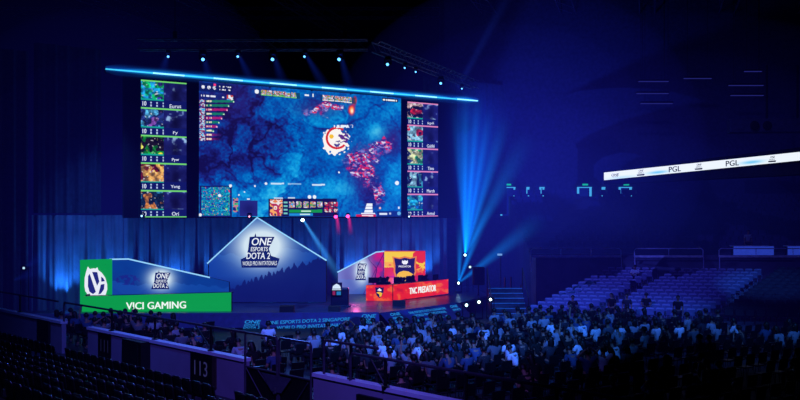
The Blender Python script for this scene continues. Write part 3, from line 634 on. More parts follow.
b = MB(); put_poly(b, YF, [(396.4, 274.6), (399, 272), (403, 270.6), (408, 271.2), (412.6, 274), (413.6, 277.8), (411, 282), (410.4, 278), (406.6, 275.6), (407.6, 279), (404.6, 281), (404, 277.6), (400, 276.4), (397.6, 279.4)][::-1], .16)
b.build('flame_mark', glow('mark yellow', (250, 190, 30), .95)).parent = s2
# red desk, two faces
d0 = G(366, 301, SZ); d0 = D(366, 301, 51.7); d1 = D(393, 300.5, 51.5); d2 = D(448.5, 293.6, 55.6)
root = empty('team_desk', d1); tag(root, 'angled red-fronted team desk lettered TNC PREDATOR on the stage', 'desk')
E1 = Frame((d0.x, d0.y, SZ), (d1 - d0) * Vector((1, 1, 0))); E2 = Frame((d1.x, d1.y, SZ), (d2 - d1) * Vector((1, 1, 0)))
def paintR(x, y):
    n = fbm(x / 7 + 5, y / 5, 4); c = np.zeros(x.shape + (3,)) + np.array((232, 34, 18.)); c = mix(c, (250, 120, 24), np.clip((n - .56) * 8, 0, 1) * .7); return mix(c, (190, 16, 30), np.clip((.42 - n) * 8, 0, 1) * .7)
for fr, xs, tt, bb_, nm in ((E1, (366, 392.4), (285.2, 284.8), (301.6, 300.8), 'short_front'), (E2, (393.2, 448.3), (284.8, 279.2), (300.8, 293.6), 'long_front')):
    display(nm, fr, xs[0], xs[1], line([(xs[0], tt[0]), (xs[1], tt[1])]), line([(xs[0], bb_[0]), (xs[1], bb_[1])]), 100, 40, paintR, root, .95, .03)
    b = MB(); b.prism([fr.at(xs[0], tt[0]), fr.at(xs[1], tt[1]), fr.at(xs[1], bb_[1]), fr.at(xs[0], bb_[0])][::-1], -fr.n * .06); child(b.build('board', M_dark), root)
    b = MB(); b.prism([fr.at(xs[0], tt[0] + .4, -.06), fr.at(xs[1], tt[1] + .4, -.06), fr.at(xs[1], tt[1] + .4, -.7), fr.at(xs[0], tt[0] + .4, -.7)], (0, 0, -.05)); child(b.build('worktop', M_dark), root)
b = MB(); put_text(b, E2, 'TNC PREDATOR', 408.6, 287.9, 435.2, 294.2, .06, 0, .04, -3.2); child(b.build('lettering', glow('desk white', (240, 250, 245), 1.0)), root)
b = MB(); q = [(375.4, 287), (378, 287.6), (380, 286.8), (382, 287.6), (384, 287), (383.6, 292), (382, 296), (379.6, 298), (377, 295.6), (375.8, 292)]; put_poly(b, E1, q[::-1], .06); s1 = child(b.build('shield', glow('shield navy', (34, 24, 84), .9)), root)
b = MB(); put_poly(b, E1, [(377.4, 290.2), (379.8, 288), (382, 290.2), (381, 291)][::-1], .09); b.build('wolf_mark', glow('shield white', (240, 240, 250), 1.0)).parent = s1
b = MB(); put_poly(b, E1, [(376.6, 292.4), (379.4, 291.6), (382.6, 293), (381.6, 296), (379.8, 297), (379.6, 294.4)][::-1], .09); b.build('flame_mark', glow('mark yellow', (250, 190, 30), .95)).parent = s1
b = MB(); q_ = E2.P(.6, .3, -.45); b.box(q_, (.3, .3, .6)); b.tube([E2.P(.6, .12, -.45), E2.P(4.4, .12, -.45)], .05, 6); q_ = E2.P(4.4, .3, -.45); b.box(q_, (.3, .3, .6)); child(b.build('leg', M_dark), root)

# pedestal with emblem
P0 = G(340, 306.5, SZ); root = empty('display_pedestal', P0); tag(root, 'dark pedestal topped by a white domed emblem in mid stage', 'pedestal')
b = MB(); b.box(P0 + Vector((0, 0, .5)), (.95, .6, 1.0), bev=.05); b.box(P0 + Vector((0, 0, .04)), (1.15, .8, .08), bev=.02); child(b.build('plinth', mat('plinth', (30, 28, 60), .5)), root)
PFm = Frame(P0 + Vector((-.45, -.3, 0)), (1, 0, 0))
b = MB(); put_poly(b, PFm, [(332.4, 288.6), (333, 286), (335, 284.6), (336.6, 283.6), (339, 284.8), (340.4, 286.4), (340.8, 288.6)][::-1], .05); put_poly(b, PFm, [(332.2, 289.2), (341, 289.2), (341, 290), (332.2, 290)][::-1], .05)
child(b.build('dome_emblem', glow('dome white', (215, 235, 255), .95)), root)
b = MB(); b.prism([PFm.at(331.5, 282.6, .0), PFm.at(342, 282.6, .0), PFm.at(342, 297, .0), PFm.at(331.5, 297, .0)][::-1], (0, .1, 0)); child(b.build('sign_board', mat('plinth', (30, 28, 60))), root)
b = MB(); put_poly(b, PFm, [(332.6, 291), (335.4, 291), (335.4, 295), (332.6, 295)][::-1], .05); child(b.build('red_mark', glow('dull red', (150, 40, 90), .8)), root)
b = MB(); put_poly(b, PFm, [(336.6, 291.4), (341, 291.4), (341, 295), (336.6, 295)][::-1], .05); child(b.build('blue_mark', glow('dull cyan', (40, 130, 200), .8)), root)

# stage monitors (wedges)
for k, (px, py, w, lab) in enumerate(((286.5, 312.4, .72, 'black stage monitor wedge at the front stage edge, below the gable'), (327 + 7, 311.6, .6, 'black stage monitor wedge just in front of the pedestal'), (399, 306.5, .7, 'black stage monitor wedge below the red desk'))):
    p = G(px, py, SZ); b = MB(); h = w * .45
    b.prism([p + Vector((-w / 2, 0, 0)), p + Vector((-w / 2, .45, 0)), p + Vector((-w / 2, .38, h)), p + Vector((-w / 2, .1, h * .9))], (w, 0, 0)); o = tag(b.build('stage_monitor', M_rub), lab, 'speaker')
    b = MB(); b.prism([p + Vector((-w * .42, .36, h * .2)), p + Vector((w * .42, .36, h * .2)), p + Vector((w * .42, .36, h * .8)), p + Vector((-w * .42, .36, h * .8))], (0, .11, 0)); b.build('grille', M_dark, o)

# footlights, stage right
p2 = moving_head(9, (190, 235, 255), 'foot')
for ch in p2.children: pass
foots = [((466.5, 305), 'first'), ((479, 302), 'second'), ((490.5, 299.5), 'third')]
def floor_light(px, py, z, Yd, label, col=(190, 235, 255), es=4, r=.07, key='foot'):
    p = D(px, py, Yd); 
    ro = empty('floor_light', (p.x, p.y, z)); tag(ro, label, 'stage light')
    b = MB(); b.box((p.x, p.y + .1, z + .04), (.36, .36, .08), bev=.02); child(b.build('base', M_rub), ro)
    b = MB(); b.box((p.x - .2, p.y + .1, (z + p.z) / 2), (.04, .1, p.z - z + .2)); b.box((p.x + .2, p.y + .1, (z + p.z) / 2), (.04, .1, p.z - z + .2)); child(b.build('yoke', M_rub), ro)
    b = MB(); b.lathe([(.1, -.25), (.17, -.2), (.18, 0), (.17, .02)], 12, p, Matrix.Rotation(math.pi / 2, 3, 'X')); child(b.build('lamp_head', M_rub), ro)
    b = MB(); b.lathe([(r, .03), (r * .9, .06), (.02, .07)], 12, p, Matrix.Rotation(math.pi / 2, 3, 'X')); child(b.build('lens', glow('lens ' + key, col, es)), ro)
    return p
kill(p2)
for (px, py), nme in foots: floor_light(px, py, 0, 48.6, 'small bright floor light right of the stage, %s from the left' % nme)
b1 = floor_light(465, 255, 0, 57.5, 'bright beam light on a tall stand right of the stage, the upper one', es=9)
b2 = floor_light(458.5, 283, SZ, 57, 'bright beam light right of the red desk, the lower one', es=9)
floor_light(470, 267, 0, 57.8, 'dim little beam light between two brighter ones right of stage', es=1.5, r=.08, key='dim')
floor_light(24, 268, 0, 46, 'tiny pale light at the far left beyond the green booth', es=1.0, r=.06, key='dimleft')
# lamps hanging below screens
for k, (px, py, col, es, lab) in enumerate(((333, 217.6, (255, 50, 120), 7, 'pink-red spotlight under the main screen, left one of two'), (345, 217.2, (255, 50, 120), 7, 'pink-red spotlight under the main screen, right one of two'), (300, 221, (190, 235, 255), 8, 'white-blue spotlight under the main screen, right of the gable peak'), (140, 217, (150, 210, 255), 3, 'small blue spotlight under the left player screen'), (247, 217.5, (255, 150, 190), 3, 'tiny pink spotlight under the screen, left of the gable peak'), (406, 217.4, (190, 225, 255), 3, 'small white spotlight under the right player screen'))):
    p = SF.at(px, py, .35); ro = empty('hanging_spotlight', p); tag(ro, lab, 'stage light')
    b = MB(); b.box(p + Vector((0, .0, .22)), (.2, .2, .1), bev=.02); b.box(p + Vector((-.13, 0, .1)), (.03, .08, .26)); b.box(p + Vector((.13, 0, .1)), (.03, .08, .26)); child(b.build('yoke', M_rub), ro)
    R_ = Matrix.Rotation(math.radians(60), 3, 'X'); b = MB(); b.lathe([(.07, -.16), (.11, -.1), (.12, .1)], 10, p, R_); child(b.build('lamp_head', M_rub), ro)
    b = MB(); b.lathe([(.11, .1), (.10, .13), (.02, .14)] if es > 4 else [(.05, .1), (.05, .13), (.02, .14)], 10, p, R_); child(b.build('lens', glow('lens %d' % k, col, es)), ro)

# ------------------------------------------------------------------ light beams in the haze
def beam(a, c, r0, r1, col, strength, label, power=1.2):
    a = Vector(a); c = Vector(c); d = c - a; L = d.length
    b = MB(); b.lathe([(r0, 0), (r1, L)], 20)
    m = beam_mat('beam', col, strength, L, r0, r1, power); o = b.build('light_beam', m)
    o.location = a; o.rotation_mode = 'QUATERNION'; o.rotation_quaternion = d.to_track_quat('Z', 'Y')
    o.visible_shadow = True
    return tag(o, label, 'light beam', 'light beams in the haze', 'stuff')
CB = (0, 125, 228)
for k, (x, y, s, r) in enumerate(((457, 95, .5, .55), (466, 88, .9, .45), (478, 92, 1.0, .45), (490, 105, .8, .5), (506, 112, .55, .7), (530, 130, .3, 1.0))):
    c = D(x, y, 57.5); beam(b1, c, .07, r * 1.25, CB, s * 1.9, 'blue light beam fanning up from the upper stand light, %s from the left' % ordinal(k + 1), 1.4)
beam(b1, D(482, 80, 57.5), .1, 3.2, (6, 60, 220), .9, 'wide soft blue haze of light around the fan of beams', 1.0)
for k, (x, y, s, r) in enumerate(((462, 215, .5, .5), (488, 205, .6, .6), (545, 215, .35, 1.0))):
    c = D(x, y, 57); beam(b2, c, .07, r, CB, s * 2.0, 'blue light beam rising from the lower stage-right light, %s from the left' % ordinal(k + 1), 1.3)
beam(D(458, 88, 60), D(512, -12, 60), .3, .55, (30, 60, 190), .10, 'faint beam crossing the dark roof above the receding truss', .6)
beam(SF.at(300, 221, .5), D(345, 285, 50), .09, .45, (60, 160, 245), .6, 'pale beam slanting down right of the gable peak', 1.0)
for k, px in enumerate((333, 345)): beam(SF.at(px, 218, .5), SF.at(px + 1, 236, .6), .12, .25, (235, 30, 110), 1.0, 'short pink beam under the screen, %s one' % ('left', 'right')[k], 1.5)
for k, (px, ex, ey) in enumerate(((168, 160, 80), (203, 212, 92), (238, 256, 92), (273, 285, 90), (305, 330, 96), (340, 352, 98))):
    p = D(px, 53, 46); beam(p, D(ex, ey, 46), .1, .5, (24, 60, 200), .16, 'faint beam falling from the level truss, %s from its left' % ordinal(k + 1), 1.0)
beam(D(24, 268, 46), D(95, 225, 46), .06, 1.6, (20, 50, 190), .10, 'faint wide beam rising right from the far left light', 1.0)
beam(D(14, 280, 46), D(62, 262, 46), .06, 1.1, (20, 50, 190), .08, 'faint low beam beside the far left light', 1.0)

# ------------------------------------------------------------------ stage-right clutter
p = D(478.5, 300, 55); root = empty('speaker_stack', (p.x, 55, 0)); tag(root, 'black loudspeaker raised on a stand right of the stage', 'speaker')
b = MB(); b.box((p.x, 55, 1.9), (.72, .55, 1.1), bev=.05); child(b.build('cabinet', M_rub), root)
b = MB(); b.box((p.x, 54.71, 1.9), (.6, .03, .95), bev=.01); child(b.build('grille', M_dark), root)
b = MB(); b.tube([(p.x, 55, .5), (p.x, 55, 1.36)], .04); child(b.build('pole', M_dark), root)
for k in range(3):
    a = k * 2.1 + .5; b = MB(); b.tube([(p.x, 55, .8), (p.x + .5 * math.cos(a), 55 + .5 * math.sin(a), .02)], .025, 6); child(b.build('leg', M_dark), root)
# tall lamp pole
p = D(500.5, 277, 57); b = MB(); b.tube([(p.x, 57, 0), (p.x, 57, 3.1)], .05, 8); b.lathe([(.3, 0), (.28, .05), (.05, .06)], 12, (p.x, 57, 0)); o = tag(b.build('light_pole', M_steel), 'slim pale pole with small lit head right of the stage', 'pole')
b = MB(); b.box((p.x - .05, 56.97, 3.12), (.3, .12, .12), bev=.02); b.build('lamp_head', glow('pole head', (120, 170, 230), .8), o)
# barrier posts
for k, px in enumerate((505, 511, 521)):
    p = G(px, 312 - k, 0); b = MB(); b.tube([(p.x, p.y, 0), (p.x, p.y, 2.0 - .5 * (k == 2))], .04, 8); b.lathe([(.2, 0), (.18, .04), (.05, .05)], 12, (p.x, p.y, 0)); o = tag(b.build('chrome_post', M_steel), 'thin upright post near the access steps, %s from the left' % ordinal(k + 1), 'post', 'posts near the steps')
# access steps; nosings emit blue in place of light falling on them
s0 = D(515, 312, 49); root = empty('access_steps', (5.95, 50, 0)); tag(root, 'blue-lit metal access steps between the stage and the stand', 'steps')
b = MB(); b2_ = MB()
for k in range(6):
    x = 5.2; b.box((x + .75, 49 + k * .42, .12 + k * .12 * 1.0), (1.9, .42, .24 + k * .24)); b2_.box((x + .75, 48.78 + k * .42, .26 + k * .24 - .0), (1.9, .04, .05))
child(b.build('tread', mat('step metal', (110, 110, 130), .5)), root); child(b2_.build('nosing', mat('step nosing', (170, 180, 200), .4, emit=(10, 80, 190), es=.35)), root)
b = MB()
for x in (4.95, 6.95): b.tube([(x, 48.7, .0), (x, 48.7, 1.1), (x, 51.1, 2.6), (x, 51.1, .5)], .03, 6)
child(b.build('handrail', M_steel), root)

# ------------------------------------------------------------------ opposite stands
RB = Vector((.975, -.22, 0)); BB = Vector((.62, .785, 0)); S0 = Vector((10.1, 45.5, 0)); PITCH = .76
def ZS(k): return .22 + .13 * k
def stand_pt(s, k, z=0): return S0 + RB * s + BB * (k * PITCH) + Vector((0, 0, z))
m_st = mat('stand concrete', (105, 105, 125), .85, scale=1.0)
b = MB(); NR = 13
for k in range(NR):
    z = ZS(k)
    b.prism([stand_pt(-3.6, k - .6), stand_pt(16, k - .6), stand_pt(16, k + .4), stand_pt(-3.6, k + .4)], (0, 0, z))
o = struct(b.build('floor_tier', m_st)); o['label'] = 'stepped lower stand opposite the camera'
# aisle steps: light edges
b = MB()
for k in range(NR):
    for s in (-.35, 5.65):
        b.prism([stand_pt(s - .35, k - .6, ZS(k)), stand_pt(s + .35, k - .6, ZS(k)), stand_pt(s + .35, k - .2, ZS(k)), stand_pt(s - .35, k - .2, ZS(k))], (0, 0, .15))
struct(b.build('trim_31', mat('aisle step', (70, 70, 88), .8)))
# walkway + upper tier
b = MB(); b.box((23.6, 55.4, 1.5), (30.8, 2.2, 3.0)); struct(b.build('floor_walkway', m_st))
b = MB(); b.box((23.6, 54.28, 3.05), (30.8, .16, .3)); struct(b.build('trim_32', mat('walkway edge', (90, 90, 115), .7)))
m_up = mat('upper concrete', (80, 80, 100), .9, scale=.8)
b = MB()
for k in range(13): b.box((28.6, 56.9 + .88 * k, (3.2 + .32 * k) / 2), (40.8, .9, 3.2 + .32 * k))
struct(b.build('floor_upper_tier', m_up))
# wall behind the upper tier with exits
ZW = 68.4
doors = [(500, 515), (526, 529), (539, 544), (576.5, 591), (601, 604.5), (618, 631)]
b = MB(); xs = [3.0]
for a, c in doors: xs += [(a - 400) / FPX * ZW, (c - 400) / FPX * ZW]
xs.append(48); zt, zb = CZ + (HZ - 187.5) / FPX * ZW, 5.6
for i in range(0, len(xs), 2): b.box(((xs[i] + xs[i + 1]) / 2, ZW, (zb + zt) / 2), (xs[i + 1] - xs[i], .4, zt - zb))
b.box((25.5, ZW, (zt + 23.9) / 2), (45, .4, 23.9 - zt)); b.box((25.5, ZW, zb / 2), (45, .4, zb)); b.box((3.2, ZW, 11.5), (.3, .4, 23)); 
struct(b.build('wall_concourse', mat('concourse wall', (70, 70, 95), .9)))
for k, (a, c) in enumerate(doors):
    xa, xc = (a - 400) / FPX * ZW, (c - 400) / FPX * ZW; w = xc - xa; b = MB()
    b.box(((xa + xc) / 2, ZW + 1.0, (zb + zt) / 2), (w, .1, zt - zb)); d_ = struct(b.build('door_%d' % (k + 1), mat('corridor', (20, 30, 80), .8, emit=(8, 24, 110), es=.5)))  # corridor backing emits blue in place of light inside
    b = MB(); b.box((xa + .09, ZW - .1, (zb + zt) / 2), (.09, .5, zt - zb)); b.box((xc - .06, ZW - .1, (zb + zt) / 2), (.07, .5, zt - zb)); b.box(((xa + xc) / 2, ZW - .1, zt), (w, .5, .05)); b.build('lit_jamb', glow('jamb glow', (70, 175, 230), .9), d_)  # jambs glow to stand in for light on the door edges
    if k in (0, 3, 5):
        b = MB(); b.box(((xa + xc) / 2, ZW - .5, zt + .2), (.5, .08, .2), bev=.02); o = tag(b.build('exit_sign', M_dark), 'small green exit sign over the lit doorway, %s from the left' % ordinal((0, 3, 5).index(k) + 1), 'exit sign', 'green exit signs')
        b = MB(); b.box(((xa + xc) / 2, ZW - .55, zt + .2), (.42, .02, .13)); b.build('sign_face', glow('exit green', (20, 190, 140), .8), o)
# LED ribbon board
ra = D(604, 176.3, 66) ; rb = D(806, 155.6, 50); RBF = Frame((ra.x, ra.y, 0), (rb - ra) * Vector((1, 1, 0)))
# balcony carrying it
b = MB(); q0 = D(604, 171, 72); q1 = D(830, 150, 52.5); b.prism([RBF.P(-.2, 7.9, -.15), RBF.P(30, 7.9, -.15), RBF.P(30, 9.8, -.15), RBF.P(-.2, 8.9, -.15)][::-1], -RBF.n * 1.2); struct(b.build('wall_balcony', mat('balcony face', (40, 40, 60), .9)))
def paintB(x, y):
    c = np.zeros(x.shape + (3,)) + np.array((238, 246, 255.)); mid = 176.3 - (x - 604) * .1025; f = (y - mid)
    return mix(c, (90, 190, 240), np.clip(blob(x, f, 658, 1.5, 9, 1.3) + blob(x, f, 752, 1, 10, 1.5) + .35 * blob(x, f, 622, 3, 12, 1.5), 0, 1) * .9)
root = empty('ribbon_display', ra); tag(root, 'long white LED ribbon board carrying repeated tournament logos at right', 'LED ribbon')
display('picture', RBF, 604, 806, line([(604, 172.6), (806, 151.2)]), line([(604, 180.2), (806, 159.8)]), 260, 12, paintB, root, 1.0, .02)
b = MB(); b.prism([RBF.at(603.5, 172.2, 0), RBF.at(807, 150.6, 0), RBF.at(807, 160.4, 0), RBF.at(603.5, 180.6, 0)][::-1], -RBF.n * .12); child(b.build('housing', M_rub), root)
ym = lambda x: 176.3 - (x - 604) * .1030
ink_ = glow('ribbon ink', (18, 26, 60), .6)
for xx, w_ in ((669.5, 12), (726.5, 13)): b = MB(); put_text(b, RBF, 'PGL', xx, ym(xx) - 2.6, xx + w_, ym(xx) + 2.8, .05, 0, .05, -1.2); child(b.build('lettering', ink_), root)
b = MB(); put_text(b, RBF, 'ONE', 612, ym(612) - 1.6, 619.5, ym(612) + 1.0, .05, .2, .05, -.7); put_text(b, RBF, 'ESPORTS', 613, ym(613) + 1.3, 618.5, ym(613) + 2.1, .05, 0, .02, -.5); child(b.build('lettering', ink_), root)
for cxx in (641.5, 699.5, 773):
    b = MB(); y0 = ym(cxx); put_text(b, RBF, 'ONE', cxx - 2.2, y0 - 2.6, cxx + 2.6, y0 - .6, .05, .2, .04, -.4); put_text(b, RBF, 'DOTA 2', cxx - 3.0, y0 + .1, cxx + 2.4, y0 + 1.6, .05, .1, .04, -.5); put_poly(b, RBF, [(cxx - 4.4, y0 + 2.2), (cxx + 3.8, y0 + 1.4), (cxx + 3.2, y0 + 3), (cxx - 3.8, y0 + 3.4)][::-1], .05)
    child(b.build('logo', ink_), root)

M_rail = mat('pale rail', (200, 200, 225), .5)
# parapet barriers on the walkway
for k, (xa, xb) in enumerate(((531, 621), (634.5, 703), (719, 830))):
    a = D(xa, 257, 54.2); c = D(xb, 257, 54.2); a.z = c.z = 0; root = empty('barrier', (a + c) / 2 + Vector((0, 0, 3.1)))
    tag(root, 'tubular barrier along the opposite walkway, %s section' % ('leftmost', 'middle', 'rightmost')[k], 'barrier', 'walkway barriers')
    b = MB(); b.box(((a.x + c.x) / 2, 54.2, 3.13), (c.x - a.x, .12, .13)); child(b.build('kerb', mat('barrier kerb', (230, 230, 245), .6)), root)
    b = MB(); b.tube([(a.x, 54.2, 3.1), (a.x, 54.2, 3.5), (a.x + .1, 54.2, 3.6), (c.x - .1, 54.2, 3.6), (c.x, 54.2, 3.5), (c.x, 54.2, 3.1)], .03, 6); child(b.build('rail', M_rail), root)
    n = max(2, int((c.x - a.x) / 1.7))
    for i in range(1, n): b = MB(); b.tube([(a.x + (c.x - a.x) * i / n, 54.2, 3.1), (a.x + (c.x - a.x) * i / n, 54.2, 3.6)], .022, 6); child(b.build('post', M_rail), root)
    for xx in (a.x, c.x): b = MB(); b.tube([(xx, 54.1, 3.1), (xx, 54.08, 2.2)], .03, 6); child(b.build('bracket', M_rail), root)
# staff tables on the walkway
for k, (xa, xb, lab) in enumerate(((732, 772, 'pale-fronted staff table on the opposite walkway, the left one'), (786, 806, 'pale-fronted staff table on the opposite walkway at the right frame edge'))):
    a = D(xa, 256, 55.2); c = D(xb, 256, 55.2); root = empty('staff_table', ((a.x + c.x) / 2, 55.2, 3.0)); tag(root, lab, 'table')
    b = MB(); b.box(((a.x + c.x) / 2, 55.3, 3.72), (c.x - a.x, .7, .05), bev=.01); child(b.build('tabletop', M_white), root)
    b = MB(); b.box(((a.x + c.x) / 2, 54.95, 3.4), (c.x - a.x, .03, .6)); child(b.build('front_cloth', mat('pale cloth', (190, 195, 215), .8, emit=(34, 60, 170), es=.7)), root)  # front cloth emits blue to stand for light falling on it
    for xx in (a.x + .1, c.x - .1): b = MB(); b.box((xx, 55.5, 3.35), (.05, .05, .7)); child(b.build('leg', M_dark), root)
# ------------------------------------------------------------------ people
def skinned(verts, edges, name, m, root_i=0, sub=1):
    """verts: {key: (pos, radius or (rx, ry))}; edges: pairs of keys. Returns a baked mesh."""
    keys = list(verts); ix = {k: i for i, k in enumerate(keys)}
    me = bpy.data.meshes.new(name); me.from_pydata([verts[k][0] for k in keys], [(ix[a], ix[b]) for a, b in edges], [])
    o = bpy.data.objects.new(name, me); COL.objects.link(o)
    sk = o.modifiers.new('skin', 'SKIN'); sk.use_smooth_shade = True; sk.branch_smoothing = .3
    for i, k in enumerate(keys):
        r = verts[k][1]; d = me.skin_vertices[0].data[i]; d.radius = r if isinstance(r, tuple) else (r, r); d.use_root = (i == root_i); d.use_loose = False
    if sub: ss = o.modifiers.new('sub', 'SUBSURF'); ss.levels = sub; ss.render_levels = sub
    dg = bpy.context.evaluated_depsgraph_get(); dg.update(); out = bpy.data.meshes.new_from_object(o.evaluated_get(dg))
    bpy.data.objects.remove(o); out.name = name; out.materials.clear(); out.materials.append(m)
    return out
def add_mesh(mb, me):
    mb.add([v.co.copy() for v in me.vertices], [tuple(p.vertices) for p in me.polygons])
m_skin = mat('skin', (150, 110, 90), .6, noise=.05); m_hair = mat('dark hair', (16, 13, 12), .55); m_trs = mat('dark trousers', (22, 24, 34), .8)
m_shoe = mat('shoe', (60, 60, 66), .6)
SHIRTS = {'white': mat('white shirt', (225, 228, 235), .85, noise=.06), 'pale grey': mat('pale grey shirt', (150, 152, 160), .85, noise=.08), 'grey': mat('grey shirt', (90, 92, 100), .85, noise=.1),
          'dark grey': mat('dark grey shirt', (42, 42, 50), .85), 'black': mat('black shirt', (12, 12, 16), .85), 'blue': mat('blue shirt', (54, 76, 112), .85)}
def person(name, pose, stand=False, hair='short'):
    """facing +Y, feet at z = 0, pelvis above the origin. pose: lean (forward), tilt (sideways), turn of head, arms."""
    ln, tl, tu, arms = pose.get('lean', 0), pose.get('tilt', 0), pose.get('turn', 0), pose.get('arms', 'lap')
    h = .93 if stand else .53
    def T(x, y, z):                                   # torso point, bent at the hips
        y2 = y * math.cos(ln) + z * math.sin(ln); z2 = -y * math.sin(ln) + z * math.cos(ln); return Vector((x + z * tl, y2, h + z2))
    J = {'pel': (T(0, 0, .03), (.125, .12)), 'wai': (T(0, .0, .17), (.115, .1)), 'che': (T(0, .0, .36), (.135, .11)), 'nb': (T(0, .01, .49), .062), 'nk': (T(0, .02, .555), .05)}
    hc = T(0, .045, .66); J['hd'] = (hc, (.082, .092)); J['ht'] = (T(0, .035, .74), (.066, .075))
    E = [('pel', 'wai'), ('wai', 'che'), ('che', 'nb'), ('nb', 'nk'), ('nk', 'hd'), ('hd', 'ht')]
    hands = {}
    for s, n in ((-1, 'l'), (1, 'r')):
        sh = T(s * .17, 0, .45); a = arms if not isinstance(arms, tuple) else arms[0 if s < 0 else 1]
        if a == 'lap': el, wr, hd = T(s * .235, .04, .2), Vector((s * .15, .27, h + .13)), Vector((s * .10, .35, h + .125))
        elif a == 'chin': el, wr, hd = T(s * .2, .24, .17), T(s * .08, .24, .44), T(s * .05, .2, .52)
        elif a == 'head': el, wr, hd = T(s * .36, .02, .56), T(s * .17, -.02, .72), T(s * .1, -.03, .76)
        elif a == 'up': el, wr, hd = T(s * .27, .06, .68), T(s * .2, .1, .93), T(s * .18, .12, 1.01)
        elif a == 'cross': el, wr, hd = T(s * .23, .08, .2), T(-s * .06, .2, .22), T(-s * .13, .19, .25)
        elif a == 'phone': el, wr, hd = T(s * .22, .1, .2), T(s * .09, .3, .34), T(s * .05, .36, .38)
        elif a == 'hang': el, wr, hd = T(s * .22, -.02, .17), T(s * .23, .03, -.07), T(s * .22, .05, -.15)
        else: el, wr, hd = T(s * .3, .1, .25), T(s * .33, .3, .2), T(s * .33, .38, .2)
        J['sh' + n] = (sh, .064); J['el' + n] = (el, .043); J['wr' + n] = (wr, (.026, .03)); J['pm' + n] = (hd, (.02, .036)); E += [('che', 'sh' + n), ('sh' + n, 'el' + n), ('el' + n, 'wr' + n), ('wr' + n, 'pm' + n)]
        d = (hd - wr).normalized(); side = d.cross(Vector((0, 0, 1))); side = side.normalized() if side.length > .2 else Vector((1, 0, 0)); dn = d.cross(side).normalized()
        hands[n] = (hd, d, side, dn, s)
        if stand: hp, kn, an, to = Vector((s * .09, 0, .88)), Vector((s * .1, .02 + .03 * s, .5)), Vector((s * .11, -.02 + .05 * s, .09)), Vector((s * .13, .12 + .05 * s, .045))
        else: hp, kn, an, to = Vector((s * .09, .02, .51)), Vector((s * (.12 + pose.get('knees', 0)), .43, .52)), Vector((s * .13, .42, .1)), Vector((s * .14, .56, .045))
        J['hp' + n] = (hp, .085); J['kn' + n] = (kn, .06); J['an' + n] = (an, .042); J['to' + n] = (to, (.038, .03)); E += [('pel', 'hp' + n), ('hp' + n, 'kn' + n), ('kn' + n, 'an' + n), ('an' + n, 'to' + n)]
    b = MB(); add_mesh(b, skinned(J, E, 'body', m_skin))
    hr = T(0, .04, .67); Rz = Matrix.Rotation(tu, 3, 'Z') @ Matrix.Rotation(-ln, 3, 'X')
    for s in (-1, 1): b.ell(hr + Rz @ Vector((s * .086, -.005, 0)), (.012, .022, .032), 6, Rz); b.ell(hr + Rz @ Vector((s * .033, .088, .022)), (.014, .008, .009), 6, Rz)
    b.ell(hr + Rz @ Vector((0, .104, -.005)), (.013, .02, .024), 6, Rz); b.ell(hr + Rz @ Vector((0, .09, -.045)), (.026, .008, .008), 6, Rz)
    for n in hands:                                   # four fingers of different lengths and a thumb from the side of the palm
        c, d, sd, dn, s = hands[n]
        for i, L in enumerate((.062, .074, .069, .052)):
            a = c + sd * (-.027 + .018 * i) + d * .022; m_ = a + d * L * .5 + dn * -.006; e = m_ + d * L * .42 - dn * .02; b.tube([a, m_, e], [.0095, .0088, .007], 5)
        a = c - sd * .032 * s - d * .02; b.tube([a, a - sd * .025 * s + d * .025, a - sd * .03 * s + d * .052], [.012, .0105, .008], 5)
    body = b.build(name, m_skin, None, True)
    cl = {k: v for k, v in J.items() if k in ('pel', 'wai', 'che', 'nb') or k[:2] in ('sh', 'el')}
    S = {}
    for k, (p, r) in cl.items():
        r = r if isinstance(r, tuple) else (r, r)
        if k[:2] == 'el': p = J['sh' + k[2]][0].lerp(p, .72); r = (.052, .052)
        if k == 'nb': p = p - (p - J['che'][0]) * .2
        S[k] = (p, (r[0] + .02, r[1] + .02))
    me = skinned(S, [e for e in E if e[0] in S and e[1] in S], 'shirt', SHIRTS['white']); o = bpy.data.objects.new('shirt', me); COL.objects.link(o); o.parent = body
    S = {'pel': (J['pel'][0], .138)}
    for n in 'lr':
        for k, g in (('hp', .018), ('kn', .016)): r = J[k + n][1]; S[k + n] = (J[k + n][0], r + g)
        S['an' + n] = (J['an' + n][0] + Vector((0, 0, .05)), .055)
    me = skinned(S, [e for e in E if e[0] in S and e[1] in S], 'trousers', m_trs); o = bpy.data.objects.new('trousers', me); COL.objects.link(o); o.parent = body
    b = MB(); M3 = Rz
    vs = []; nA, nB = 12, 7                            # hair: a cap over crown and nape, open at the face
    for i in range(nB):
        for j in range(nA):
            ph = i / (nB - 1) * (math.pi * (.60 if hair != 'long' else .66)); th = 2 * math.pi * j / nA
            front = max(0, math.cos(th)); ph2 = ph * (1 - .42 * front)
            r = 1.0 + .03 * math.sin(5 * th) ; v = Vector((.098 * r * math.sin(ph2) * math.sin(th), .112 * r * math.sin(ph2) * math.cos(th) - .012, .118 * math.cos(ph2)))
            if hair == 'long' and i >= nB - 2 and front < .5: v.z -= .1 * (i - nB + 3); v.y -= .01
            vs.append(hr + M3 @ v)
    fs = [(i * nA + j, (i + 1) * nA + j, (i + 1) * nA + (j + 1) % nA, i * nA + (j + 1) % nA) for i in range(nB - 1) for j in range(nA)]
    b.add(vs, fs)
    if hair == 'cap': b.lathe([(.01, .12), (.06, .11), (.1, .06), (.108, .0)], 12, hr, M3); b.prism([hr + M3 @ Vector(v) for v in ((-.07, .08, .03), (.07, .08, .03), (.055, .18, .015), (-.055, .18, .015))], (0, 0, .012))
    b.build('cap' if hair == 'cap' else 'hair', m_hair, body, True)
    b = MB()
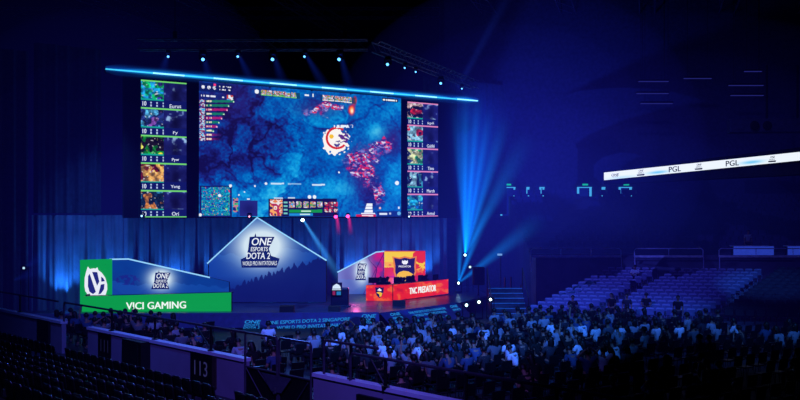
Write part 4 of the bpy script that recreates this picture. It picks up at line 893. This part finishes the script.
    for n in 'lr': p = J['to' + n][0]; b.box((p.x, p.y - .08, .045), (.095, .27, .09), bev=.03)
    b.build('shoes', m_shoe, body)
    return body
POSES = [('dark-haired spectator', dict(lean=.02), 'short'), ('hunched dark-haired spectator', dict(lean=.42, arms='phone'), 'short'), ('long-haired spectator', dict(lean=-.05, tilt=.1, arms='cross', turn=.4), 'long'),
         ('spectator with hand on chin', dict(lean=.2, arms=('chin', 'lap'), turn=-.3), 'short'), ('capped spectator', dict(lean=-.08, arms='lap', knees=.05), 'cap'), ('spectator with hands behind head', dict(lean=-.1, arms='head'), 'short'),
         ('leaning long-haired spectator', dict(lean=.25, tilt=-.15, arms='lap', turn=.5), 'long'), ('spectator with one arm raised', dict(lean=.0, arms=('up', 'lap')), 'short')]
PROT = [(nm, person('person', ps, hair=hr_)) for nm, ps, hr_ in POSES]
STAND = person('person', dict(lean=.02, arms='hang'), True)
def shirt_on(o, key):
    for ch in o.children:
        if ch.name.startswith('shirt'): ch.material_slots[0].link = 'OBJECT'; ch.material_slots[0].material = SHIRTS[key]
        if ch.name.startswith('shoes') or True: pass
    return o
def seat_person(i, loc, rz, key, label, group, sc=1.0):
    o = dup(PROT[i][1], loc, rz, label, group, sc); o['category'] = 'person'; return shirt_on(o, key)

# ------------------------------------------------------------------ parapet line
PA0 = Vector((-18.5, 41.5, 0)); PD = Vector((19.43, -20.5, 0)).normalized(); PN = Vector((PD.y, -PD.x, 0))
def pt_(px):
    k = (px - 400) / FPX; return (k * PA0.y - PA0.x) / (PD.x - k * PD.y)
def par(px, off=0, z=0): return PA0 + PD * pt_(px) + PN * off + Vector((0, 0, z))
def off_of(x, y): return (Vector((x, y, 0)) - PA0).dot(PN)

# ------------------------------------------------------------------ floor audience
m_ch = mat('chair black', (20, 20, 26), .38, spec=.6); m_chs = mat('chair pad', (26, 26, 34), .7)
def floor_chair():
    r = empty('floor_chair'); tag(r, 'x', 'chair')
    b = MB(); b.box((0, .02, .43), (.46, .44, .05), bev=.02); b.build('seat', m_chs, r)
    b = MB(); b.box((0, -.24, .72), (.46, .04, .36), bev=.02, M=Matrix.Rotation(.12, 3, 'X')); b.build('backrest', m_ch, r)
    for s in (-1, 1):
        b = MB(); b.tube([(s * .22, .2, 0), (s * .21, .18, .42)], .012, 5); b.build('leg', m_ch, r)
        b = MB(); b.tube([(s * .22, -.26, 0), (s * .21, -.2, .42), (s * .21, -.25, .88)], .012, 5); b.build('leg', m_ch, r)
    return r
CH = floor_chair()
b = MB(); b.box((0, .02, .43), (.46, .44, .05), bev=.02); b.box((0, -.24, .72), (.46, .04, .36), bev=.02, M=Matrix.Rotation(.12, 3, 'X'))
for s in (-1, 1): b.tube([(s * .22, .2, 0), (s * .21, .18, .42)], .012, 4); b.tube([(s * .22, -.26, 0), (s * .21, -.2, .42), (s * .21, -.25, .88)], .012, 4)
CHS = b.build('floor_chair', m_ch)
AZ = math.atan2(-NS.y, -NS.x) - math.pi / 2
ORG = Vector((-1.05, 45, 0)); spots = {}
for k in range(-8, 26):
    d = k * 1.2
    for j in range(-45, 52):
        s = j * .70
        if (j % 15) in (0, 1): continue
        p = ORG + NS * d + US * s
        if off_of(p.x, p.y) > -.75: continue
        ymax = 40.2 if p.x < -8.5 else (35.6 if p.x < -2 else 35.6 + (p.x + 2) * .75)
        if p.x > 6.5: ymax = 43.2 - (p.x - 4) * .22
        if p.y > ymax or p.y < 12: continue
        px, py = proj((p.x, p.y, .9))
        if px < -12 or px > 815 or py > 407: continue
        spots.setdefault(k, []).append((s, p))
rows = sorted(spots); allch = []
random.seed(11)
crowd_n = 0
for ri, k in enumerate(rows):
    L = sorted(spots[k], key=lambda q: q[0]); np_ = 0
    for ci, (s, p) in enumerate(L):
        px, py = proj((p.x, p.y, 1.15)); occ = False
        if px < 245: pr = .6
        elif px < 330: pr = .7 if py < 350 else .35
        elif px < 470: pr = .88 if py < 362 else .15
        elif px < 640: pr = .85 if py < 352 else (.35 if py < 364 else .07)
        elif px < 720: pr = .5 if py < 345 else .10
        else: pr = .25 if py < 335 else .05
        if random.random() < pr:
            occ = True; np_ += 1; crowd_n += 1
            i = random.choices(range(8), (34, 16, 12, 12, 10, 3, 10, 1.2))[0]
            fr_ = min(1, max(0, (px - 250) / 150))
            front = py < 322
            key = random.choices(list(SHIRTS), (.2 + 2.3 * fr_ * (not front), 1 + 1.6 * fr_, 1.2, 1.6, 3.6 - 1.2 * fr_ + 4 * front, 1.1))[0]
            nm = POSES[i][0]; q = p + NS * -.03
            lab = '%s in %s top, %s floor row from stage, %s person from its left' % (nm, key, ordinal(ri + 1), ordinal(np_))
            w = lab.split()
            if len(w) > 16: lab = '%s, %s top, %s floor row from stage, %s from left' % (nm, key, ordinal(ri + 1), ordinal(np_))
            seat_person(i, (q.x, q.y, 0), AZ + random.uniform(-.3, .3), key, lab, 'seated audience on the arena floor', random.uniform(1.04, 1.14))
        allch.append((p.y, p, ri, ci, occ))
allch.sort(key=lambda q: q[0])
print('CHAIRS', len(allch), 'PEOPLE', crowd_n)
rest = MB()
for n, (Y, p, ri, ci, occ) in enumerate(allch):
    if n < 300:
        src = CH if n < 90 else CHS; o = dup(src, (p.x, p.y, 0), AZ + random.uniform(-.05, .05), 'black chair in the %s floor row from stage, %s chair from its left end' % (ordinal(ri + 1), ordinal(ci + 1)), 'black chairs on the arena floor'); o['category'] = 'chair'
    else:
        R_ = Matrix.Rotation(AZ, 3, 'Z'); v0 = CHS.data; rest.add([R_ @ v.co + p for v in v0.vertices], [tuple(f.vertices) for f in v0.polygons])
if rest.v: tag(rest.build('floor_chairs', m_ch), 'far rows of black chairs nearest the stage, under the crowd', 'chairs', kind='stuff')
kill(CH); bpy.data.objects.remove(CHS)

# green-striped top: one spectator stands out
p = D(404, 336, 36); q = seat_person(0, (p.x, 36.2, 0), AZ, 'dark grey', 'spectator in bright green-striped top among the crowd', None)
for ch in list(q.children):
    if ch.name.startswith('shirt'):
        m = bpy.data.materials.new('green striped shirt'); m.use_nodes = True; nt = m.node_tree; w = nt.nodes.new('ShaderNodeTexWave'); w.inputs['Scale'].default_value = 5; w.inputs['Distortion'].default_value = 3
        r = nt.nodes.new('ShaderNodeValToRGB'); r.color_ramp.elements[0].color = (.005, .01, .02, 1); r.color_ramp.elements[1].color = (.08, .9, .1, 1); r.color_ramp.elements[0].position = .45; r.color_ramp.elements[1].position = .55
        tc = nt.nodes.new('ShaderNodeTexCoord'); nt.links.new(tc.outputs['Object'], w.inputs['Vector']); nt.links.new(w.outputs['Fac'], r.inputs['Fac']); nt.links.new(r.outputs['Color'], nt.nodes['Principled BSDF'].inputs['Base Color'])
        nt.links.new(r.outputs['Color'], nt.nodes['Principled BSDF'].inputs['Emission Color']); nt.nodes['Principled BSDF'].inputs['Emission Strength'].default_value = .35; m.cycles.emission_sampling = 'NONE'  # stripes also emit, imitating light on the shirt
        ch.material_slots[0].material = m

# players behind the red desk, seen from the front
for k in range(5):
    f = (k + .3) / 5; p = (d0 if k < 1 else d1.lerp(d2, (k - .6) / 4.6)); back = E1.n if k < 1 else E2.n
    q = Vector((p.x, p.y, 0)) - back * 1.25 + Vector((.35, 0, 0)); rz = math.atan2(back.y, back.x) - math.pi / 2
    if k == 0: q.x += .3
    seat_person((0, 4, 1, 0, 3)[k], (q.x, q.y, SZ), rz, 'black', 'player in black seated behind the red desk, %s from the left' % ordinal(k + 1), 'players at the red desk')
    r = empty('gaming_chair', (q.x, q.y, SZ), rz); tag(r, 'dark high-backed chair behind the red desk, %s from the left' % ordinal(k + 1), 'chair', 'player chairs')
    b = MB(); b.box((0, 0, .42), (.5, .5, .08), bev=.03); b.build('seat', M_rub, r)
    b = MB(); b.box((0, -.3, .85), (.5, .08, .75), bev=.03); b.build('backrest', M_rub, r)
    b = MB(); b.tube([(0, 0, .38), (0, 0, .06)], .03, 6); [b.tube([(0, 0, .06), (.28 * math.cos(a), .28 * math.sin(a), .03)], .02, 5) for a in (0, 1.26, 2.5, 3.8, 5)]; b.build('base', M_dark, r)
    mq = Vector((p.x, p.y, 0)) - back * .38 + Vector((.35, 0, 0)); r = empty('monitor', (mq.x, mq.y, SZ + .86), rz); tag(r, 'black computer monitor on the red desk, %s from the left' % ordinal(k + 1), 'monitor', 'monitors on the red desk')
    b = MB(); b.box((0, 0, .28), (.56, .03, .33), bev=.01); b.build('casing', M_rub, r); b = MB(); b.box((0, 0, .06), (.05, .04, .14)); b.box((0, 0, .01), (.22, .16, .02), bev=.005); b.build('stand', M_rub, r)
# people standing left of the right booth and near the stage right
def standing(px, z, Y, rz, key, label, sc=1.0):
    o = dup(STAND, ((px - 400) / FPX * Y, Y, z), rz, label, None, sc); o['category'] = 'person'; shirt_on(o, key)
#standing(357, SZ, 53.2, math.pi, 'black', 'person in black standing on stage beside the red desk', 1.0)
#standing(479, 0, 46.6, .3, 'black', 'person in black standing on the floor below the raised loudspeaker')
standing(627, 0, 44.6, 2.6, 'dark grey', 'person in dark grey standing in the aisle before the stand')
standing(612, 0, 45.0, 2.2, 'black', 'person in black standing at the foot of the opposite stand')
standing(678, 0, 43.6, 2.9, 'black', 'person in black standing before the middle seat block')
standing(748, 3.0, 55.9, math.pi, 'pale grey', 'person in pale grey standing behind the staff table on the walkway')
# ------------------------------------------------------------------ stadium seats
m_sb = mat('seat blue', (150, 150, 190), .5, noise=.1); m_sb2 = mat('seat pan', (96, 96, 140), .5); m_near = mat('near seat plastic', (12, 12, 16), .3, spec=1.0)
def stadium_seat(mb, mp, simple=False):
    def back(b):
        vs = []
        for i in range(6):
            z = .44 + i * .085
            for j in range(7):
                x = -.22 + j * .44 / 6; vs.append((x, -.18 - .035 * math.cos(x * 6) - (z - .44) * .16, z - (.03 if i == 5 and j in (0, 6) else 0)))
        n = len(vs); vs += [(x, y + .022, z) for x, y, z in vs]
        fs = [(i * 7 + j, i * 7 + j + 1, (i + 1) * 7 + j + 1, (i + 1) * 7 + j) for i in range(5) for j in range(6)]
        fs += [(f[3] + n, f[2] + n, f[1] + n, f[0] + n) for f in fs]
        edge = [i for i in range(7)] + [i * 7 + 6 for i in range(1, 6)] + [35 + j for j in range(5, -1, -1)] + [i * 7 for i in range(4, 0, -1)]
        fs += [(edge[(q + 1) % len(edge)], edge[q], edge[q] + n, edge[(q + 1) % len(edge)] + n) for q in range(len(edge))]
        b.add(vs, fs)
    def pan(b): b.box((0, -.1, .6), (.42, .05, .36), bev=.02, M=Matrix.Rotation(.22, 3, 'X'))
    def leg(b):
        for s in (-1, 1): b.box((s * .235, -.08, .4), (.03, .26, .05), bev=.01); b.box((s * .235, -.18, .21), (.03, .05, .42))
    if simple:
        b = MB(); back(b); b.cur = 1; pan(b); b.cur = 0; leg(b); return b.build('stadium_seat', [mb, mp])
    r = empty('folding_seat'); tag(r, 'x', 'seat')
    b = MB(); back(b); b.build('backrest', mb, r, True); b = MB(); pan(b); b.build('seat', mp, r); b = MB(); leg(b); b.box((0, -.1, .4), (.46, .04, .04)); b.build('support', M_dark, r); return r
SS = stadium_seat(m_sb, m_sb2, True); NSr = stadium_seat(m_near, m_near)
AST = math.atan2(-BB.y + .15, -BB.x + .35) - math.pi / 2; AST = math.atan2(-.97, -.22) - math.pi / 2
n_st = 0; st_rest = MB(); occs = {}
blocks = (('left', -3.3, -.65), ('middle', .5, 5.1), ('right', 6.2, 14.5))
def place_stuff(mb, src, p, rz):
    R_ = Matrix.Rotation(rz, 3, 'Z'); k0 = len(mb.f); mb.add([R_ @ v.co + Vector(p) for v in src.data.vertices], [tuple(f.vertices) for f in src.data.polygons])
    for i, f in enumerate(src.data.polygons): mb.mi[k0 + i] = f.material_index
for k in range(NR):
    for bn, s_0, s_1 in blocks:
        n = int((s_1 - s_0) / .49) + 1
        for c in range(n):
            s = s_0 + c * .49; p = stand_pt(s, k, ZS(k)); px, py = proj(p)
            if px > 815: continue
            occs[(bn, k, c)] = p
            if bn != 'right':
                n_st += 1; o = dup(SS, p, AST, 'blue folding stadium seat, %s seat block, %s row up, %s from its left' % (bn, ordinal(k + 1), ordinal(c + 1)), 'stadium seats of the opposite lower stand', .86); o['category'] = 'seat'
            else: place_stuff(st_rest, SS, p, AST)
tag(st_rest.build('stadium_seats', [mat('shaded seat', (40, 40, 60), .6), mat('shaded seat pan', (32, 32, 50), .6)]), 'dark rows of folding seats in the right-hand block of the lower stand', 'seats', kind='stuff')  # seat colours darkened to stand for the unlit right block
up = MB()
b = MB(); b.box((0, -.2, .6), (.44, .04, .42)); b.box((0, -.06, .44), (.42, .3, .06)); cheap = b.build('tmp', m_sb)
for k in range(12):
    for c in range(68):
        x = 8.6 + c * .54; 
        if int(c - k * .9) % 17 in (0, 1): continue
        place_stuff(up, cheap, (x, 56.9 + .88 * k + .05, 3.2 + .32 * k), math.pi)
bpy.data.objects.remove(cheap)
tag(up.build('stadium_seats', mat('upper seat', (66, 66, 100), .6)), 'dim rows of seats filling the upper tier behind the walkway', 'seats', kind='stuff')
# a few people in the stand
for (bn, k, c, i, key, lab) in (('left', 10, 4, 1, 'white', 'lone spectator in white hunched in the left seat block of the stand'), ('right', 11, 3, 0, 'pale grey', 'spectator in pale grey high in the right seat block, leftmost of a trio'), ('right', 11, 4, 2, 'white', 'long-haired spectator in white high in the right seat block, middle of a trio'),
                                ('right', 11, 6, 3, 'grey', 'spectator in grey high in the right seat block, hand on chin'), ('right', 6, 5, 0, 'white', 'spectator in white halfway up the right seat block, at its left'), ('right', 6, 7, 3, 'pale grey', 'spectator in pale grey halfway up the right block, hand on chin'),
                                ('right', 6, 9, 6, 'pale grey', 'long-haired spectator in pale grey halfway up the right block'), ('right', 2, 9, 1, 'white', 'hunched spectator in white low in the right seat block'), ('left', 0, 4, 0, 'black', 'spectator in black on the lowest row of the left seat block'), ('middle', 1, 3, 4, 'black', 'capped spectator in black low in the middle seat block')):
    if (bn, k, c) in occs: p = occs[(bn, k, c)]; seat_person(i, p + Vector((0, .0, 0)), AST, key, lab, None)
for _, pr in PROT: kill(pr)
kill(STAND)

# ------------------------------------------------------------------ parapet, railing, gate and signs
m_pw = mat('parapet face', (120, 112, 135), .8, noise=.08, scale=1.2); m_cop = mat('parapet coping', (185, 185, 205), .6, noise=.06)  # face greyed for dim light, coping kept paler as the lit top
for k, (xa, xb) in enumerate(((-14, 64), (90, 247), (316, 560))):
    b = MB()
    a, c = par(xa, -.09), par(xb, -.09); b.prism([a, c, par(xb, .09), par(xa, .09)], (0, 0, 1.2)); o = struct(b.build('wall_parapet', m_pw)); o['label'] = 'low white parapet wall in front of the near seats'
    b = MB(); b.prism([par(xa, -.14, 1.2), par(xb, -.14, 1.2), par(xb, .14, 1.2), par(xa, .14, 1.2)], (0, 0, .1)); b.build('coping', m_cop, o)
SGF = Frame(PA0 + PN * .11, PD)
def board(name, xa, xb, za, zb, th, m, label, cat):
    b = MB(); a = par(xa, .1, za); c = par(xb, .1, za); b.prism([a, c, c + PN * th, a + PN * th], (0, 0, zb - za)); return tag(b.build(name, m), label, cat)
m_bd = mat('sign board black', (10, 10, 14), .5); ink = mat('sign ink', (95, 95, 110), .6, emit=(60, 60, 100), es=.35)  # ink emits weakly in place of light on the digits
def sign_text(o, s, xa, xb, za, zb, m):
    t0, t1 = pt_(xa), pt_(xb); vs, fs = glyphs(s, 0, .0); b = MB(); b.add([PA0 + PD * (t0 + (t1 - t0) * x) + PN * .135 + Vector((0, 0, za + (zb - za) * y)) for x, y in vs], fs); b.build('lettering', m, o)
o = board('section_sign', 193.5, 215.3, .2, 1.27, .02, m_bd, 'black section sign numbered 113 on the parapet', 'sign'); sign_text(o, '113', 198, 211, .48, .95, ink)
o = board('section_sign', 101, 113.8, .2, 1.27, .02, m_bd, 'black section sign numbered 111 on the parapet, farther left', 'sign'); sign_text(o, '111', 104, 111.5, .5, .95, mat('sign ink dim', (60, 60, 72), .6, emit=(36, 36, 70), es=.3))  # ink copy with less glow for the dimmer sign
o = board('wall_locker', 134, 153, .2, 1.22, .35, m_bd, 'black box-shaped cabinet standing against the parapet between the two signs', 'cabinet')
b = MB(); a = par(134.5, .46, .3); c = par(150.5, .46, .3); b.prism([a, c, c + PN * .02, a + PN * .02], (0, 0, .85)); b.build('door', mat('locker door', (16, 16, 20), .5), o)
board('cable_cover', 215.8, 219.5, .2, 1.18, .04, mat('brown cover', (50, 34, 34), .7), 'narrow brown strip beside the 113 sign', 'strip')
o = board('wall_locker', 41.5, 53, .2, 1.22, .1, m_bd, 'black panel at the far left end of the parapet', 'panel')
o = board('wall_locker', 362, 386, .1, 1.0, .1, m_bd, 'black panel on the parapet right of the gate, at the frame bottom', 'panel')
m_rl = mat('rail painted', (70, 66, 80), .4, .4)
def railing(xa, xb, z, off, posts, label, braces=()):
    r = empty('railing', par((xa + xb) / 2, off, 1.3)); tag(r, label, 'railing')
    pts = [par(xa, off, 1.3), par(xa, off, z - .12), par(xa + (2 if xa > 300 else .5), off, z)] + [par(xa + (xb - xa) * q / 8, off, z) for q in range(1, 9)] + [par(xb, off, z)]
    b = MB(); b.tube(pts, .038, 8); child(b.build('top_rail', m_rl), r)
    for px in posts: b = MB(); b.tube([par(px, off, 1.25), par(px, off, z)], .045, 8); b.box(par(px, off, 1.33), (.2, .2, .03), bev=.01); child(b.build('post', M_dark), r)
    for px in braces: b = MB(); b.tube([par(px, off, 1.32), par(px - 15, off + .0, z - .05)], .03, 6); child(b.build('brace', M_dark), r)
railing(64, 247, 2.06, 0, (112, 155, 211), 'dark tubular railing on the parapet left of the gate', (211,))
railing(-14, 58, 2.06, 0, (20,), 'dark tubular railing at the far left end of the parapet')
railing(324, 378, 2.2, 0, (351,), 'short raised railing with curved end right of the gate')
railing(354, 760, 2.0, .12, (389, 470, 560, 660), 'long dark railing running out to the right frame bottom', (389,))
# gate
r = empty('parapet_gate', par(281, 0, 0)); tag(r, 'double dark metal gate in the parapet with curved top frames', 'gate')
for xa, xb in ((248, 280), (282, 314)):
    b = MB(); b.tube([par(xa, .1, .1), par(xa, .1, 2.0), par(xa + 1.2, .1, 2.08), par(xb - 1.2, .1, 2.08), par(xb, .1, 2.0), par(xb, .1, .1)], .035, 8)
    f = child(b.build('gate_frame', m_rl), r)
    for zz in (1.08, .2): b = MB(); b.tube([par(xa, .1, zz), par(xb, .1, zz)], .03, 6); b.build('cross_rail', m_rl, f).parent = f
    b = MB(); b.prism([par(xa + .5, .08, .2), par(xb - .5, .08, .2), par(xb - .5, .05, .2), par(xa + .5, .05, .2)], (0, 0, .86)); b.build('infill_panel', m_bd, f)
    b = MB()
    if xa == 248: b.tube([par(250, .14, 1.05), par(268, .14, .2)], .018, 5); b.tube([par(262, .14, 1.05), par(279, .14, .45)], .018, 5)
    else: b.tube([par(312, .14, 1.0), par(296, .14, .2)], .018, 5)
    b.build('diagonal_bar', m_rl, f)
b = MB(); b.prism([par(266, .16, 1.02), par(296, .16, 1.02), par(286, .16, .55), par(276, .16, .55)][::-1], PN * .01); child(b.build('warning_plate', mat('gate plate', (60, 60, 75), .6)), r)
b = MB(); b.box(par(281, .19, .6), (.08, .08, .16), bev=.01); child(b.build('latch', M_steel), r)

# near stand: steps up to the camera and its seats
b = MB()
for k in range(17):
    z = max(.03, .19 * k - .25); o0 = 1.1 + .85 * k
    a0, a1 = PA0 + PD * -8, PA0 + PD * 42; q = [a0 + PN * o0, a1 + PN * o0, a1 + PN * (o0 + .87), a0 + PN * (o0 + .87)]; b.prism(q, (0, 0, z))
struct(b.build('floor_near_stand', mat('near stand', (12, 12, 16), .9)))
AN = math.atan2(-PN.y, -PN.x) - math.pi / 2; nn = 0
for k in range(8):
    z = max(.03, .19 * k - .25); L = []
    for c in range(-8, 78):
        if c % 20 in (0, 1): continue
        p = PA0 + PD * (c * .54) + PN * (1.62 + .85 * k); px, py = proj((p.x, p.y, z + .86))
        if px < -22 or px > 330 or py > 408 or p.y < 4: continue
        L.append((p, z))
    for c, (p, z) in enumerate(L):
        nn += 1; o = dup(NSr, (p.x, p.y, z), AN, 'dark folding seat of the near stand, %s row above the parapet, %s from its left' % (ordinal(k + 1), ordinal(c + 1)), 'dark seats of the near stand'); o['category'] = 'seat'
kill(NSr); bpy.data.objects.remove(SS)
print('STAND SEATS', n_st, 'NEAR', nn)

# ------------------------------------------------------------------ spot lights, mostly added fill without fixtures
def spot(loc, tgt, col, P, ang=60, blend=.8, size=.15):
    l = bpy.data.lights.new('lamp', 'SPOT'); l.energy = P; l.color = col; l.spot_size = math.radians(ang); l.spot_blend = blend; l.shadow_soft_size = size
    o = bpy.data.objects.new('lamp', l); COL.objects.link(o); o.location = loc; o.rotation_euler = (Vector(tgt) - Vector(loc)).to_track_quat('-Z', 'Y').to_euler(); return o
BL = (.03, .16, 1); CYN = (.03, .35, 1); PU = (.16, .12, 1)
# crowd
spot((5, 16, 19), (1.5, 37, 0), (.03, .2, 1), 34000, 36, .8)
spot((-9, 22, 20), (-8, 38, 0), (.05, .14, 1), 9000, 50, .8)
spot((12, 30, 21), (9, 42, 0), (.04, .16, 1), 9000, 40, .8)
# added fill on the parapet, and a stage-side spot for seat rims
spot((-2, 8, 16), (-4, 27, 1), (.16, .11, 1), 17000, 50, .9)
spot((-7, 43, 9), (-9, 22, 1), (.08, .22, 1), 5200, 60, .9)
# stage wash and curtain
for x in (-15, -9, -3, 2): spot((x, 46.5, 14), (x - .5, 47.5, .7), (.05, .2, 1), 3600, 60, .8)
for s in range(-7, 18, 3): q = SO + US * s - NS * .85; spot((q.x, q.y, .95), (q.x - NS.x * .55, q.y - NS.y * .55, 5.2), (.02, .26, 1), 620, 95, .9, .05)  # unseen uplights added behind the booths to brighten the curtain
spot(D(345, 306, 48.6) + Vector((0, 0, 1.2)), G(352, 305, SZ), (1, .08, .4), 700, 90, .9, .05)
spot(D(356, 288, 51) + Vector((0, 0, .6)), G(352, 305.5, SZ), (1, .12, .45), 60, 140, .9, .05)
# fill spots added to brighten the stands, access steps and walls
spot((1, 33, 12), (11.5, 48.5, 1.2), (.08, .10, 1), 8500, 34, .9)
spot((14, 36, 12), (20, 48.5, 1.8), (.04, .2, 1), 5000, 22, .9)
spot((6, 40, 14), (19, 62, 5.2), (.10, .09, 1), 9000, 17, .9)
spot((5.5, 47, 9), (7.5, 48.5, .5), (.04, .25, 1), 900, 60, .9)
spot((10, 36, 20), (20, 62, 6), (.10, .10, 1), 3500, 50, .9)
spot((8, 56, 12), (12, 68, 12), (.03, .08, 1), 2600, 120, 1)
spot((0, 56, 1), (-2, 64, 22), (.04, .08, 1), 2500, 120, 1)
spot((-22, 40, 6), (-40, 55, 8), (.03, .06, 1), 400, 120, 1)
# glow of the light bar in the haze
def halo(a, c, r, col, st, label):
    a = Vector(a); c = Vector(c); d = c - a; L = d.length
    b = MB(); b.lathe([(r * .2, 0), (r, L * .5), (r * .2, L)] if L < 8 else [(r * .4, 0), (r, L * .04), (r, L * .96), (r * .4, L)], 16)
    m = bpy.data.materials.new('bar glow'); m.use_nodes = True; n = m.node_tree; n.nodes.clear(); out = n.nodes.new('ShaderNodeOutputMaterial'); pv = n.nodes.new('ShaderNodeVolumePrincipled'); pv.inputs['Density'].default_value = 0; pv.inputs['Emission Color'].default_value = lin(col) + (1,)
    tc = n.nodes.new('ShaderNodeTexCoord'); v = n.nodes.new('ShaderNodeVectorMath'); v.operation = 'MULTIPLY'; n.links.new(tc.outputs['Object'], v.inputs[0]); v.inputs[1].default_value = (1 / r, 1 / r, 0)
    l = n.nodes.new('ShaderNodeVectorMath'); l.operation = 'LENGTH'; n.links.new(v.outputs[0], l.inputs[0])
    mr = n.nodes.new('ShaderNodeMapRange'); mr.inputs['From Min'].default_value = 1; mr.inputs['From Max'].default_value = 0; mr.inputs['To Max'].default_value = 1; n.links.new(l.outputs['Value'], mr.inputs['Value'])
    pw = n.nodes.new('ShaderNodeMath'); pw.operation = 'POWER'; n.links.new(mr.outputs[0], pw.inputs[0]); pw.inputs[1].default_value = 2.5
    mu = n.nodes.new('ShaderNodeMath'); mu.operation = 'MULTIPLY'; n.links.new(pw.outputs[0], mu.inputs[0]); mu.inputs[1].default_value = st
    n.links.new(mu.outputs[0], pv.inputs['Emission Strength']); n.links.new(pv.outputs[0], out.inputs['Volume'])
    o = b.build('bar_glow', m); o.location = a; o.rotation_mode = 'QUATERNION'; o.rotation_quaternion = d.to_track_quat('Z', 'Y'); return tag(o, label, 'glow', 'glow along the light bar', 'stuff')
dd = (Bp - A)
halo(A + NS * .1, Bp + NS * .1, .42, (10, 100, 235), 1.6, 'thin blue glow in the haze along the whole light bar')
for k in range(7): p = A + dd * (.1 + k * .138 + .0225) + NS * .1; hl = 2.6 if k < 6 else 1.0; halo(p - dd.normalized() * hl, p + dd.normalized() * hl, .30, (30, 170, 245), 3.0, 'brighter spot of glow on the light bar, %s from the left' % ordinal(k + 1))

# theatrical haze, its blue light put in as emission: thick around the stage and to its right, thinning out into the roof and the stands
def haze(c, sg, k, label, col=(.035, .035, 1)):
    root = empty('stage_haze', c); tag(root, label, 'haze', None, 'stuff')
    m = bpy.data.materials.new('haze'); m.use_nodes = True; n = m.node_tree; n.nodes.clear(); out = n.nodes.new('ShaderNodeOutputMaterial'); pv = n.nodes.new('ShaderNodeVolumePrincipled')
    pv.inputs['Density'].default_value = 0; pv.inputs['Emission Color'].default_value = col + (1,); pv.inputs['Emission Strength'].default_value = k * .2; n.links.new(pv.outputs[0], out.inputs['Volume'])
    for f in (.55, .85, 1.15, 1.5, 1.95):
        b = MB(); b.ell((0, 0, 0), [x * f for x in sg], 28); zmin = .04 - c[2]
        b.v = [(x, y, max(z, zmin)) for x, y, z in b.v]; o = b.build('haze_layer', m, root); o['kind'] = 'stuff'
haze((0, 51.5, 3.5), (14, 6, 4.6), .0026, 'blue haze hanging over the stage and booths')
haze((7, 57, 9.5), (6, 7, 5.4), .0065, 'dense blue haze right of the giant screens')
haze((17, 61, 9), (9, 9, 5), .0016, 'thin blue haze over the upper tier')
haze((-16, 48, 6), (6, 6, 7), .0040, 'thin blue haze left of the giant screens')
haze((4, 41, 1.4), (13, 6, 2.6), .0018, 'low violet haze over the floor audience', (.05, .03, 1))
haze((1, 57.5, 4.2), (13, 3.2, 4.6), .0085, 'blue haze glowing before the curtain behind the booths', (.02, .07, 1))
spot((15, 20, 18), (13, 39, 0), (.04, .2, 1), 12000, 28, .9)  # added fill on the right-hand part of the crowd
